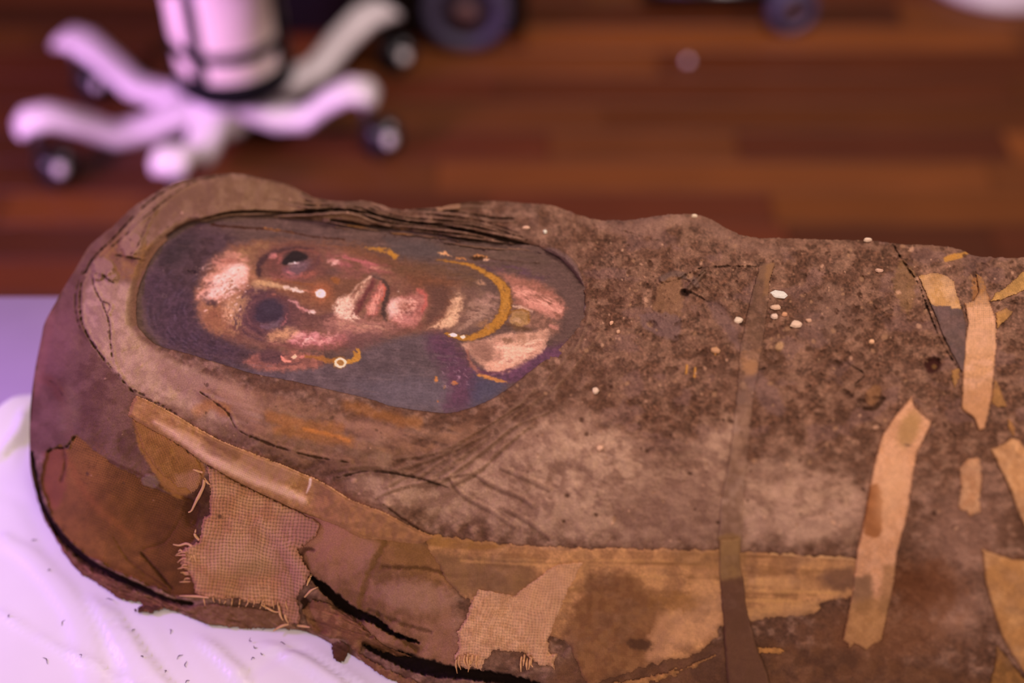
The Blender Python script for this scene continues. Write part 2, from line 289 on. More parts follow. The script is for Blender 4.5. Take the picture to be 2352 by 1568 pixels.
for q in ([(455,945),(480,930),(520,945)], [(620,955),(700,975),(780,985)], [(640,985),(720,1000),(800,1012)], [(800,930),(900,960),(960,970)]): stroke(B, q, 12, (148, 92, 48), .5, soft=18, jit=7, js=12)
stroke(B, [(700,985),(760,998),(800,1012)], 4, (190, 118, 62), .6, soft=8, jit=3)
poly(B, [(205,575),(262,530),(330,560),(380,560),(345,610),(320,640),(270,640),(240,620)], (120, 84, 62), .6, soft=18, jit=10, js=14, c2=(134, 92, 56), cs=9)
for cx, cy, rx, ry in ((238, 612, 26, 20), (256, 632, 14, 13), (224, 634, 12, 8), (300, 560, 26, 30)): ell(B, cx, cy, rx, ry, 20, (142, 108, 96), .85, .22, jit=5, js=9, dsp=2.4)
# outer left flank, red-brown
poly(B, [(60,1000),(60,800),(150,600),(262,500),(300,500),(250,560),(205,610),(180,690),(188,750),(215,800),(262,858),(310,910),(300,960),(460,1075),(440,1140),(350,1120),(250,1060),(140,1020),(110,1040),(70,1030)], (108, 76, 68), .85, soft=10, jit=6, js=12, c2=(92, 62, 54), cs=30)
ell(B, 125, 790, 40, 90, 20, (128, 88, 84), .55, .6, jit=10); stroke(B, [(100,870),(120,880),(150,930),(160,1000)], 10, (96, 56, 46), .6, soft=20, jit=8); ell(B, 160, 950, 22, 60, 5, (130, 104, 84), .5, .6)
stroke(B, [(118,700),(110,760),(96,830),(84,900)], 9, (140, 92, 84), .4, soft=16, jit=5)
# the brown under-cloth at lower left, woven
UND = [(112,1035),(140,1022),(158,1030),(175,1000),(256,1062),(330,1100),(380,1130),(448,1150),(455,1200),(444,1244),(420,1270),(442,1330),(450,1365),(398,1366),(325,1335),(233,1292),(164,1245),(122,1190),(100,1130),(96,1080)]
sl, m, sd, x, y = polymask(UND, 5, 6, 14, True); hgt, hole = weave(sl, 5.2, 22, 5, 2.)
cc = np.array([122, 82, 42], np.float32)*(1-smooth(200, 420, x+(n1[sl]-.5)*160))[..., None]+np.array([94, 58, 34], np.float32)*smooth(200, 420, x+(n1[sl]-.5)*160)[..., None]
cc = cc*(.68+.52*hgt[..., None])*(.8+.4*n2[sl][..., None]); B.col[sl] += (cc-B.col[sl])*m[..., None]; B.dsp[sl] = B.dsp[sl]*(1-m*.7)-m*3.0+m*hgt*.35
poly(B, [(100,1040),(150,1030),(152,1100),(150,1130),(125,1170),(100,1110)], (118, 66, 52), .6, soft=12, jit=5)
ell(B, 195, 1080, 40, 60, 20, (136, 92, 48), .55, .7, jit=10, tex=(4, 4, 0, .3, .6)); ell(B, 300, 1180, 120, 70, 20, (88, 50, 28), .45, .8, jit=20)
stroke(B, [(146,1030),(150,1070),(140,1105)], 2.5, (60, 34, 24), .6, soft=8, jit=3, dsp=-1.5); stroke(B, [(110,1036),(128,1028),(152,1026),(172,1002)], 2, (48, 28, 20), .7, soft=5, jit=4, dsp=-2.5)
stroke(B, [(250,1058),(330,1094),(400,1130),(440,1146)], 3, (70, 38, 22), .5, soft=6, jit=3, dsp=-1.0); ell(B, 345, 1105, 20, 14, 20, (118, 92, 88), .8, .2, jit=4, dsp=1.2)
stroke(B, [(158,1060),(210,1150),(300,1230)], 8, (134, 80, 44), .4, soft=14, jit=7)
for q, d in (([(325,1270),(360,1310),(395,1352)], -2.5), ([(260,1230),(300,1290),(380,1350)], -1), ([(420,1180),(380,1240),(330,1260)], -1)): stroke(B, q, [1, 3, 2], (46, 24, 16), .6 if d < -2 else .12, soft=7, jit=3, dsp=d)
ell(B, 455, 1160, 28, 45, 25, (62, 34, 22), .75, .4, jit=10, js=10, dsp=-2)
# lower right of the head: red-brown wrappings and deep gap
poly(B, [(700,1180),(820,1210),(960,1250),(1060,1290),(1040,1400),(1040,1540),(940,1520),(800,1440),(715,1330),(690,1270)], (138, 95, 76), .8, soft=20, jit=12, js=22, c2=(112, 76, 54), cs=26)
poly(B, [(850,1200),(980,1240),(1060,1290),(1040,1340),(960,1320),(870,1290)], (136, 94, 56), .5, soft=30, jit=14, js=20); poly(B, [(960,1440),(1060,1400),(1060,1500),(980,1500)], (150, 106, 92), .5, soft=24, jit=12)
ell(B, 960, 1370, 95, 34, 8, (150, 110, 98), .75, .35, jit=10, js=14, dsp=1.2); ell(B, 830, 1270, 36, 40, 40, (146, 104, 100), .55, .5, jit=10); ell(B, 765, 1225, 90, 80, 30, (154, 106, 88), .85, .6, jit=14)
stroke(B, [(900,1215),(860,1290),(840,1340),(830,1400),(880,1440),(960,1490)], 7, (96, 66, 34), .6, soft=10, jit=5, dsp=-1)
stroke(B, [(690,1280),(700,1260),(720,1262)], 4, (70, 42, 34), .7, soft=6, jit=3, dsp=-1.2)
for q in ([(880,1300),(1000,1310),(1080,1350)], [(850,1400),(920,1430),(990,1450)], [(870,1410),(900,1450),(960,1490)], [(1060,1290),(1150,1300),(1240,1310)]): stroke(B, q, 4, (66, 42, 26), .55, soft=8, jit=4, dsp=-1.2)
# gap and recess under the head, their shade painted near black
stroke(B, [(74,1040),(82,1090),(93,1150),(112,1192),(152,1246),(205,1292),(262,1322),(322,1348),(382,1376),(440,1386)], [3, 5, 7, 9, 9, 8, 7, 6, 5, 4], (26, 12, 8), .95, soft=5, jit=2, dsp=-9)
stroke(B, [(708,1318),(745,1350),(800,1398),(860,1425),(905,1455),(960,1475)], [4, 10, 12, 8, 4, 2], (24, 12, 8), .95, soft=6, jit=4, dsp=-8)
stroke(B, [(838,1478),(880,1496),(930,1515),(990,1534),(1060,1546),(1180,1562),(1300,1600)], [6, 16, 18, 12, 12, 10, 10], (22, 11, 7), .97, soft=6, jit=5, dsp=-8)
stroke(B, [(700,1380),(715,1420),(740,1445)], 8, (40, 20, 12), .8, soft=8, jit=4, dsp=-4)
# below the frieze of linen
poly(B, [(1290,1510),(1700,1470),(1950,1500),(2260,1560),(2260,1700),(1280,1700)], (98, 64, 46), .75, soft=30, jit=16, js=30, c2=(80, 52, 40), cs=30)
# cracks
def crack(pts, wd=2., c=(58, 37, 27), dp=-2.2, a=.75, jit=3, lip=.8):
    stroke(B, pts, [wd*.2, wd*.8, wd*.4, wd*.9, wd*.3, wd*.7, wd*.1], c, a, soft=2.5, jit=jit, js=9, dsp=dp, tex=(18, 18, 0, .12, .42, 9))
    if lip: stroke(B, [(q[0]+3, q[1]-1) for q in pts], wd+3, None, soft=6, jit=jit, js=9, dsp=lip)
crack([(520,403),(460,409),(394,430),(325,479),(264,544),(214,594),(188,648),(184,701),(191,747),(218,797),(264,854),(312,906)], 2.2, dp=-3)
crack([(196,610),(180,650),(172,690),(176,730),(186,760)], 1.6, dp=-1.6); crack([(505,402),(430,425),(340,492),(276,550),(230,592)], 1.6, dp=-1.5)
crack([(212,636),(218,665),(230,686),(249,736),(253,785),(262,838),(278,868)], 1.8, dp=-1.8); crack([(356,470),(335,520),(312,572),(300,582)], 1.3, dp=-1); crack([(230,690),(252,700),(246,722)], 1, dp=-.8)
crack([(262,585),(300,592),(340,598)], 1.6, dp=-1.2); crack([(212,630),(232,628),(246,640),(262,650)], 1.5, dp=-1.2); crack([(60+50,872),(130,885),(150,920)], 1, dp=-.6)
crack([(460,900),(520,945),(545,985),(600,1012),(690,1042),(800,1062)], 3, dp=-2.5); crack([(880,1158),(930,1195),(980,1225),(1060,1248)], 2.5, dp=-1.8); crack([(760,1100),(850,1082),(960,1098),(1030,1120)], 2.5, (44, 28, 22), -2)
for k in range(12):
    x0 = 300+k*9; y0 = 893+k*5; ell(B, x0*1.0+RS.rand()*4, y0+RS.rand()*6-2, 3+RS.rand()*3, 2.5, 30, (58, 38, 30), .8, .4, dsp=-.8)
# --- far rim: stacked layers of linen seen on edge, each a ridge above a slot painted dark for shade and dirt
slp = np.array(PANEL, float)
far = [p for p in PANEL if p[1] < 600 and p[0] > 380]
s_, D_, T_, S_ = linefield(spl(far+[(1302,626),(1335,660)]), 70); up = S_ < 0
prof = np.interp(T_, [0, .12, .3, .6, .85, 1], [14, 14, 26, 52, 40, 14]); B.dsp[s_] -= 7*(1-smooth(0, prof, D_))*up
s_, D_, T_, S_ = linefield(spl([(312,735),(314,690),(325,645),(350,590),(390,548),(440,518)]), 30); B.dsp[s_] -= 5*(1-smooth(2, 26, D_))
B.col[s_] += (np.array([106, 72, 64], np.float32)-B.col[s_])*((1-smooth(4, 26, D_))*.7)[..., None]
s_, D_, T_, S_ = linefield(spl([(318,750),(360,792),(433,812),(586,858),(746,891),(899,932),(1044,946),(1173,887),(1288,795),(1335,730)]), 46); B.dsp[s_] -= 2.2*(1-smooth(0, 44, D_))
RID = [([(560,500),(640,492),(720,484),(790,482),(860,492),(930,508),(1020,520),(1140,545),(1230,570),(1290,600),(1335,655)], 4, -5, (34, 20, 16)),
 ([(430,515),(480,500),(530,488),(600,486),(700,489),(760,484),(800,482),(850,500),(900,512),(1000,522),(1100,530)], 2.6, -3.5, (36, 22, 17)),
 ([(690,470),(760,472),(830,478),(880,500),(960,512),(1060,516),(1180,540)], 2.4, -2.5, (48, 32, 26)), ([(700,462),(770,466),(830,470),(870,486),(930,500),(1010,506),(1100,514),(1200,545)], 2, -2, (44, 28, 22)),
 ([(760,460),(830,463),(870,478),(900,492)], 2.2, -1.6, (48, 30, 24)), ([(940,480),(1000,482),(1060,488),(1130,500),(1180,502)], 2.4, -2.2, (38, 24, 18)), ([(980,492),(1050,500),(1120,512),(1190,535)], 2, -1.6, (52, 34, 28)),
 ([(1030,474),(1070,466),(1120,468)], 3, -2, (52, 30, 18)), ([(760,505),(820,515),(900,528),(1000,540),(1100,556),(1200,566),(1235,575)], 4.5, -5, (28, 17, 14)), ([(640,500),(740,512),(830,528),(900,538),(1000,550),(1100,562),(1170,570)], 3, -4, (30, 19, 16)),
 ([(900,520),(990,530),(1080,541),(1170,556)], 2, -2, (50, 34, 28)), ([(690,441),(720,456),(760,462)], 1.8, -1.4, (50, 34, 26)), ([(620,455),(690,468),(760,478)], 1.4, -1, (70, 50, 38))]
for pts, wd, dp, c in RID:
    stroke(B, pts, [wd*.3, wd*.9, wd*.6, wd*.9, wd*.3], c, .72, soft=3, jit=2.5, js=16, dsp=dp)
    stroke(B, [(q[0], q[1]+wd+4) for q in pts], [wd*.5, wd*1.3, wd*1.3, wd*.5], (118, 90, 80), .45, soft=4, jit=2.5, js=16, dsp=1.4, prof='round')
stroke(B, [(800,518),(860,523),(930,530),(945,537),(870,536),(815,524)], 1.8, (146, 98, 52), .8, soft=2, jit=1.5)
stroke(B, [(1010,478),(1030,472),(1050,473)], 8, (150, 112, 92), .8, soft=5, dsp=2)
# lip of grey cloth at the right end of the portrait
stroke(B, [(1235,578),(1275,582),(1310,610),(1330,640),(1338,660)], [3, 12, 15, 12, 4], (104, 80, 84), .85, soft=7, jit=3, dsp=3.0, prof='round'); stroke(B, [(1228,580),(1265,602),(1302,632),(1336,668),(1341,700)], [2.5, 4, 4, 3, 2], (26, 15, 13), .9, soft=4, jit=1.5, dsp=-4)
stroke(B, [(1338,690),(1341,705),(1336,722)], 3, (128, 108, 138), .6, soft=5, jit=3)
# far folds of the breast and neck
crack([(1310,497),(1400,520),(1480,545),(1560,560)], 2, (84, 62, 54), -1, .4); stroke(B, [(1340,505),(1430,530),(1500,520),(1560,505)], 12, (146, 110, 100), .5, soft=22, jit=8, dsp=.5)
stroke(B, [(1560,500),(1620,515),(1700,560),(1800,575)], 12, (144, 108, 100), .5, soft=26, jit=8, dsp=0)
for q, d in (([(1520,650),(1560,640),(1600,618),(1625,612)], -2), ([(1570,672),(1588,650),(1620,620)], -2.5), ([(1590,618),(1660,612),(1740,612)], -1.6), ([(1575,665),(1600,678),(1640,700)], -1.2), ([(1950,835),(1985,860),(1965,880)], -2), ([(1700,860),(1760,845)], -1), ([(2050,560),(2080,610),(2108,650),(2135,720),(2160,780),(2190,830),(2210,858)], -2.4)): crack(q, 2.2, (40, 25, 20), d)
ell(B, 1572, 672, 10, 8, 0, (38, 22, 18), .9, .4, dsp=-3); stroke(B, [(1580,665),(1600,645),(1618,622)], 6, (104, 78, 68), .8, soft=4, dsp=2.5, prof='round'); stroke(B, [(1520,640),(1550,628),(1590,640),(1600,655)], 7, (104, 82, 80), .7, soft=6, dsp=2)
poly(B, [(1515,648),(1560,640),(1566,720),(1540,735),(1500,712)], (128, 92, 72), .7, soft=8, jit=8, js=9, dsp=.8); poly(B, [(1470,725),(1505,716),(1560,728),(1562,770),(1545,780),(1480,752)], (112, 86, 90), .7, soft=8, jit=5)
poly(B, [(1615,690),(1660,700),(1700,790),(1690,800)], (108, 82, 88), .5, soft=14, jit=6)
ell(B, 2142, 838, 18, 18, 0, (52, 24, 22), .95, .3, jit=4, dsp=-3); ell(B, 2146, 842, 6, 6, 0, (110, 80, 50), .8, .4); ell(B, 1775, 820, 20, 14, 10, (74, 48, 38), .7, .3, jit=4, dsp=-1.5, ring=.4)
ell(B, 1790, 795, 9, 12, 30, (176, 136, 104), .8, .3, dsp=1.2)
poly(B, [(1990,898),(2008,882),(2024,890),(2018,918),(2002,932),(1988,922)], (126, 86, 60), .7, soft=4, jit=3, dsp=1.4); stroke(B, [(1985,938),(2010,938),(2030,915)], 4, (54, 34, 24), .8, soft=5, dsp=-1.5)
for x0, y0, s in ((1578, 848, 9), (1597, 855, 10), (1645, 806, 7)): stroke(B, [(x0, y0-s), (x0-2, y0+s)], 2.4, (190, 132, 66), .9, soft=2, dsp=.6)
poly(B, [(2070,600),(2100,620),(2098,690),(2082,720),(2050,650)], (130, 96, 62), .45, soft=10, jit=8, js=8)
poly(B, [(2200,580),(2225,578),(2212,590),(2170,602),(2165,592)], (176, 124, 62), .9, soft=3, jit=3); poly(B, [(2230,630),(2255,650),(2270,690),(2240,700)], (160, 106, 60), .6, soft=6, jit=8, js=6)
poly(B, [(1700,860),(1740,850),(1790,900),(1800,950),(1760,940)], (112, 84, 88), .5, soft=16, jit=8); ell(B, 1900, 720, 60, 60, 0, (116, 88, 84), .4, .6, jit=15)
# specks of plaster and grit stuck in the dirt
rs = np.random.RandomState(5)
for i in range(900):
    x0 = rs.uniform(1180, 2340); y0 = 520+abs(rs.normal(0, 1))*330
    if y0 > 1250 or rs.rand() > (.35 if x0 < 1350 or y0 < 560 else 1): continue
    s = min(7, .9+rs.exponential(1.5)); lt = rs.rand() < .2
    ell(B, x0, y0, s*rs.uniform(.8, 1.5), s, rs.uniform(0, 180), (186, 142, 124) if lt else ((70, 46, 38) if rs.rand() < .55 else (150, 112, 92)), .75, .3, jit=s*.4, js=3, dsp=(.5 if lt else -.5)*min(s*.35, 1.2))
for i in range(260):
    x0 = rs.uniform(190, 1300); y0 = rs.uniform(430, 1200); s = .8+rs.exponential(.8); lt = rs.rand() < .4; ell(B, x0, y0, s*1.3, s, rs.uniform(0, 180), (184, 140, 124) if lt else (72, 50, 42), .6, .3, dsp=.3 if lt else -.3)
for i in range(34):
    x0 = rs.uniform(1480, 2050); y0 = rs.uniform(700, 960); ell(B, x0, y0, rs.uniform(5, 16), rs.uniform(4, 8), rs.uniform(-30, 40), (64, 42, 35), .4, .5, jit=4, js=5, dsp=-1.2)
# the well the portrait sits in
sl, m, sd, x, y = polymask(PANEL, 3, 1.5, 10, True); B.dsp[sl] = B.dsp[sl]*(1-m)-m*14; B.col[sl] += (np.array([60, 40, 32], np.float32)-B.col[sl])*m[..., None]
PSL, PSD = sl, sd
BL = blur(B.dsp, 7)                                                      # softened relief that laid-on cloth follows
# ================================================================== the painted portrait
Q = Layer(); psl = box(280, 460, 1380, 980); px, py = coords(psl)
g = fbm(px/60, py/5, 4, 21); g2 = fbm(px/10, py/4, 4, 22); Q.col[psl] = np.array([92, 70, 66], np.float32)*(.82+.36*g)[..., None]*(.9+.2*g2)[..., None]
def blur3(a, r): return np.stack([blur(a[..., k], r, 1) for k in range(3)], -1)
def z1(x, y): return 300+.2678*x, 480+.2678*y
def z2(x, y): return 800+.287*x, 520+.287*y
def S1(pts, wd, c, a=.8, soft=3, jit=1.5, tex=None, z=z1, js=5, dsp=0): stroke(Q, [z(*p) for p in pts], wd, c, a, soft, jit, js, tex, dsp)
def S2(*k, **kw): S1(*k, z=z2, **kw)
def P1(pts, c, a=.8, soft=8, jit=4, tex=None, z=z1, js=7, c2=None, cs=8): poly(Q, [z(*p) for p in pts], c, a, soft*1.5+2, jit*1.5, js, tex, 0, True, c2, cs)
def P2(*k, **kw): P1(*k, z=z2, **kw)
def E1(x, y, rx, ry, ang, c, a=.8, soft=.4, jit=3, tex=None, z=z1, js=6, ring=None): X, Y = z(x, y); ell(Q, X, Y, rx, ry, ang, c, a, min(.9, soft*1.25) if rx > 12 else soft, jit, js, tex, 0, ring)
def E2(*k, **kw): E1(*k, z=z2, **kw)
dry = (26, 5, 8, .38, .6)
# hair, background and garment
P1([(120,560),(250,330),(450,190),(700,160),(900,250),(820,380),(640,520),(560,800),(600,1000),(900,1130),(1150,1240),(900,1340),(600,1260),(260,1150),(130,900)], (66, 49, 51), .95, 26, 8, c2=(80, 60, 64), cs=14)
P1([(130,560),(300,560),(500,700),(540,900),(640,1080),(900,1180),(900,1330),(600,1260),(260,1150),(130,900)], (82, 61, 70), .7, 30, 10, c2=(66, 50, 56), cs=9)
P1([(240,480),(330,260),(500,220),(560,300),(380,480)], (54, 45, 46), .6, 30, 6)
for k in range(26):
    r = 62+k*5.4; X0, Y0 = 560, 716; a0 = 95+rs.uniform(-8, 20); a1 = 235+rs.uniform(-40, 10); th = np.radians(np.linspace(a0, a1, 9)); pts = [(X0+r*1.12*math.cos(t), Y0+r*.72*math.sin(t)) for t in th]
    if r < 205: stroke(Q, pts, [.5, 1.6, .5], (92, 76, 92) if k % 2 else (46, 37, 45), .38, soft=3, jit=3, js=12, tex=(9, 30, 30, .35, .6))
stroke(Q, [z1(*p) for p in [(80,700),(100,900),(180,1060),(300,1150)]], 5, (100, 78, 76), .45, soft=12); stroke(Q, [z1(*p) for p in [(100,640),(180,500),(300,300),(440,200)]], 4, (100, 80, 76), .4, soft=12)
P2([(-1000,1080),(-700,1150),(-300,1120),(-50,1080),(100,1000),(300,920),(600,850),(760,900),(860,1010),(1000,1150),(1100,1200),(1300,1260),(1100,1420),(850,1500),(500,1480),(100,1400),(-300,1320),(-700,1230)], (88, 72, 77), .95, 14, 5, c2=(100, 82, 87), cs=20)
P2([(-80,1150),(300,1000),(700,900),(900,1050),(700,1200),(200,1380)], (80, 66, 70), .5, 40, 10, tex=(40, 12, 10, .35, .6)); P2([(0,1250),(500,1200),(900,1300),(700,1460),(300,1450)], (98, 88, 102), .5, 40, 10)
P2([(620,850),(780,850),(900,970),(1000,1120),(1060,1200),(1020,1380),(900,1480),(780,1460),(800,1300),(760,1150),(660,1000)], (94, 60, 80), .85, 26, 9, c2=(84, 56, 74), cs=8)
P2([(1020,1190),(1250,1250),(1180,1370),(1000,1440),(980,1300)], (72, 68, 88), .75, 26, 6)
P2([(1040,1160),(1240,1150),(1400,1080),(1560,980),(1720,930),(1800,920),(1700,1060),(1500,1190),(1300,1250),(1150,1210)], (104, 66, 92), .85, 12, 5, c2=(88, 58, 80), cs=10)
P2([(1050,280),(1300,300),(1500,370),(1620,420),(1500,420),(1300,370),(1120,350)], (86, 60, 76), .8, 16, 5, tex=dry)
P2([(1600,300),(1750,420),(1860,560),(1860,700),(1780,860),(1640,950),(1700,800),(1720,620),(1600,460)], (96, 72, 70), .7, 26, 8)
P2([(600,60),(1200,150),(1500,230),(1600,300),(1400,290),(900,230),(600,180)], (92, 72, 64), .7, 18, 5, tex=(50, 5, 6, .3, .6)); P2([(300,90),(650,120),(800,220),(700,260),(380,250)], (82, 72, 74), .6, 18, 5)
# head: modelled as broad underpaint, then half tones, then lights
FACE = [(620,560),(700,430),(850,330),(1080,285),(1300,280),(1600,300),(1900,330),(2200,420),(2600,560),(2900,700),(2950,900),(2800,1010),(2500,1060),(2200,1090),(1900,1180),(1500,1230),(1100,1200),(850,1120),(640,1000),(570,800)]
P1(FACE, (112, 74, 64), .95, 16, 6, c2=(124, 86, 72), cs=16)
P1([(1900,330),(2250,420),(2700,560),(2950,720),(2850,860),(2500,700),(2200,520),(1900,420)], (100, 66, 50), .85, 30, 8, c2=(112, 72, 54)); P1([(850,320),(1300,270),(1900,300),(1950,380),(1500,330),(1200,330),(900,390)], (118, 78, 60), .7, 18, 6, tex=(30, 6, 5, .3, .55))
P1([(800,400),(1000,320),(1200,290),(1150,400),(1080,600),(1000,500)], (142, 106, 76), .85, 16, 6, c2=(124, 88, 66)); P1([(560,700),(700,540),(820,480),(1000,470),(1090,560),(1080,640),(960,760),(880,860),(860,960),(700,1010),(600,930)], (156, 108, 84), .85, 18, 8, c2=(140, 96, 72), cs=9)
P1([(640,800),(850,800),(880,900),(860,1020),(900,1070),(740,1060),(650,960)], (140, 94, 70), .7, 18, 8, c2=(166, 120, 84)); E1(740, 930, 20, 28, 20, (122, 78, 60), .6, .6)
P1([(700,440),(860,370),(1000,410),(1010,470),(900,500),(760,520)], (192, 134, 118), .75, 10, 7, tex=(14, 5, 10, .3, .5)); P1([(640,590),(760,520),(900,470),(990,500),(1020,580),(960,680),(860,760),(700,780),(590,760),(620,680)], (194, 138, 120), .8, 8, 9, c2=(212, 158, 142), cs=10)
for cx, cy, rx, ry in ((880, 570, 32, 19), (800, 650, 34, 16), (730, 710, 24, 11), (920, 520, 20, 12), (760, 600, 20, 12), (850, 700, 22, 12)): E1(cx, cy, rx, ry, -30, (226, 186, 176), .75, .45, 9, js=6)
for k in range(46): X, Y = 600+RS.rand()*420, 480+RS.rand()*330; S1([(X-34, Y+16), (X+30, Y-16)], 1.1, (234, 190, 178) if k % 2 else (190, 130, 110), .5, 2.5, 2, (5, 3, 0, .35, .55))
for k in range(20): X, Y = 600+RS.rand()*120, 470+RS.rand()*280; S1([(X-18, Y+8), (X+16, Y-8)], 1.0, (96, 64, 58), .6, 2)
E1(900, 760, 18, 10, -40, (166, 116, 88), .7, .6, 6); E1(690, 800, 16, 7, 10, (76, 54, 54), .85, .5, 4); E1(820, 830, 9, 5, 20, (84, 58, 52), .6, .5); E1(860, 840, 12, 22, 70, (214, 160, 128), .5, .6, 5, (5, 5, 0, .4, .6)); E1(905, 690, 6, 5, 0, (112, 76, 56), .7, .5)
E1(870, 450, 22, 5, 8, (150, 92, 76), .6, .6, 3)
# upper eye
E1(1390, 460, 82, 40, 5, (96, 62, 58), .85, .4, 6); E1(1330, 470, 50, 30, 8, (116, 72, 66), .5, .6, 5, (12, 5, 20, .3, .6))
S1([(1110,590),(1095,500),(1130,430),(1200,385),(1300,350),(1420,330),(1560,345)], [3, 6, 5, 4, 3, 2], (74, 51, 52), .85, 6, 2); S1([(1100,560),(1110,470),(1160,415)], 6, (64, 44, 47), .6, 9)
S1([(1190,520),(1220,430),(1320,370),(1450,345),(1580,370),(1650,440)], 2.5, (136, 80, 70), .55, 5, 2, (20, 4, 0, .35, .6)); S1([(1210,560),(1300,590),(1450,600),(1560,560)], 4, (122, 74, 70), .5, 8, 3); S1([(1260,470),(1280,410),(1340,370)], 3, (112, 68, 66), .6, 6)
E1(1225, 400, 9, 5, -20, (190, 120, 118), .75, .5); E1(1285, 430, 6, 9, 10, (158, 94, 88), .7, .5); E1(1440, 500, 30, 15, -25, (104, 80, 88), .85, .35, 3); E1(1330, 520, 10, 8, 40, (120, 78, 86), .6, .6)
P1([(1295,465),(1330,410),(1400,365),(1460,370),(1520,410),(1470,440),(1420,450),(1380,460),(1330,480)], (42, 34, 35), .95, 5, 1.5); E1(1405, 410, 24, 12, -8, (48, 40, 40), .7, .4, 2); S1([(1350,475),(1400,458),(1440,470)], 1.6, (206, 180, 180), .9, 2.5, 1); S1([(1370,488),(1430,494),(1500,460)], 1.6, (132, 102, 108), .55, 4); E1(1410, 462, 4, 2.5, 0, (235, 215, 212), .9)
S1([(1300,560),(1380,590),(1470,560)], 3, (166, 98, 100), .5, 6, 2); E1(1530, 560, 20, 8, -10, (160, 94, 80), .6, .5, 4, (9, 3, 5, .3, .55)); E1(1370, 550, 10, 4, 10, (178, 106, 108), .7, .5); S1([(1520,520),(1600,470),(1620,400)], 4, (92, 60, 62), .6, 8)
# lower eye
E1(1180, 900, 78, 62, 10, (92, 63, 68), .9, .35, 6); E1(1180, 890, 54, 40, 10, (78, 54, 62), .6, .5, 5)
for r, c in ((46, (120, 80, 78)), (54, (76, 52, 60)), (62, (124, 84, 80)), (72, (78, 55, 62))):
    X0, Y0 = z1(1190, 900); stroke(Q, [(X0+r*1.1*math.cos(t), Y0+r*.85*math.sin(t)) for t in np.radians(np.linspace(70, 250, 10))], 1.8, c, .6, soft=3, jit=2.5, js=9, tex=(6, 20, 0, .3, .55))
S1([(1000,700),(1090,690),(1180,720),(1300,750),(1380,800)], [2, 6, 5, 3], (82, 56, 62), .75, 8, 2); S1([(1010,730),(930,800),(900,900),(920,1010)], [5, 7, 7, 4], (84, 64, 66), .6, 12, 3, (6, 22, 10, .3, .6)); S1([(1180,745),(1300,750),(1370,810),(1380,880)], 4, (104, 66, 66), .6, 7)
P1([(1060,960),(1080,880),(1130,800),(1210,770),(1290,820),(1310,890),(1270,960),(1170,970)], (56, 45, 56), .92, 8, 3, c2=(66, 54, 66)); E1(1200, 860, 22, 18, 0, (66, 56, 68), .6, .6, 4, js=4)
S1([(1120,985),(1200,980),(1270,955)], 2.2, (126, 98, 104), .5, 5, 2); S1([(1130,1010),(1220,1000),(1300,940)], 4, (112, 86, 98), .7, 6, 2); E1(1230, 1010, 16, 8, -20, (112, 92, 98), .5, .5); S1([(1290,1000),(1330,960),(1340,900)], 2, (168, 102, 102), .6, 4, 2)
S1([(1060,1000),(1100,1060),(1180,1100),(1260,1110)], 3, (72, 50, 56), .6, 8); E1(1230, 730, 6, 3, 0, (156, 98, 84), .7)
# nose
P1([(1090,600),(1250,600),(1450,640),(1640,600),(1900,560),(1980,620),(1880,760),(1700,850),(1500,830),(1380,760),(1200,690)], (116, 74, 56), .75, 14, 5, c2=(128, 86, 64)); P1([(1600,600),(1900,540),(2040,560),(1960,700),(1850,780),(1740,760)], (106, 72, 58), .8, 14, 5)
S1([(1090,630),(1180,640),(1290,665),(1400,690),(1520,705)], [4, 6, 5, 4, 2], (168, 130, 98), .85, 5, 2); S1([(1170,640),(1300,665)], 2.5, (196, 158, 126), .6, 3); S1([(1310,668),(1380,682),(1470,705)], [2, 4.5, 3], (214, 184, 174), .85, 3, 2, (12, 3, 8, .25, .5)); S1([(1400,695),(1470,712)], 2.5, (226, 200, 196), .8, 3); S1([(1470,700),(1590,712)], 1.6, (172, 108, 92), .8, 3)
S1([(1180,600),(1300,612),(1450,640),(1560,650)], 2.4, (126, 78, 52), .7, 5); E1(1640, 710, 22, 20, 0, (164, 96, 66), .7, .6, 3); E1(1630, 725, 10.5, 9.5, 0, (240, 216, 206), 1, .18, 1); E1(1630, 725, 6, 5, 0, (206, 160, 134), .6, .3); E1(1640, 732, 6, 5, 0, (255, 246, 240), 1, .3); E1(1760, 610, 10, 6, 20, (150, 92, 48), .6, .5)
S1([(1360,780),(1420,800),(1440,840),(1490,865),(1580,885)], [2, 3.5, 4, 3, 2], (186, 132, 132), .85, 4, 2); E1(1555, 882, 7, 4, 10, (220, 184, 178), .9, .4); E1(1460, 865, 9, 5, 20, (192, 126, 120), .7); S1([(1400,860),(1500,905),(1620,930),(1740,900)], 5, (92, 62, 62), .7, 9, 2); P1([(1380,880),(1560,920),(1740,930),(1760,1010),(1600,1040),(1450,1000),(1370,950)], (114, 76, 72), .7, 14, 5, c2=(98, 66, 64))
# cheeks
P1([(1350,1100),(1480,1050),(1620,1090),(1760,1070),(1900,1000),(1880,1100),(1780,1160),(1550,1180),(1380,1170)], (176, 106, 112), .85, 12, 6, c2=(150, 92, 92), cs=6); S1([(1410,1110),(1480,1070),(1520,1130),(1620,1090),(1720,1100)], 4.5, (190, 124, 126), .6, 7, 4, (10, 4, -15, .3, .55)); E1(1440, 1085, 11, 8, -10, (200, 144, 138), .6, .5, 4); E1(1580, 1080, 10, 7, 0, (206, 140, 144), .7, .5, 4); E1(1520, 1125, 7, 6, 0, (216, 158, 160), .6, .5)
E1(1260, 1080, 24, 12, -8, (166, 120, 92), .75, .5, 6); E1(1370, 1040, 16, 9, 0, (178, 132, 104), .6, .5, 6); S1([(1200,1150),(1400,1180),(1600,1200),(1800,1180),(1950,1080)], 3, (118, 74, 72), .55, 9, 3)
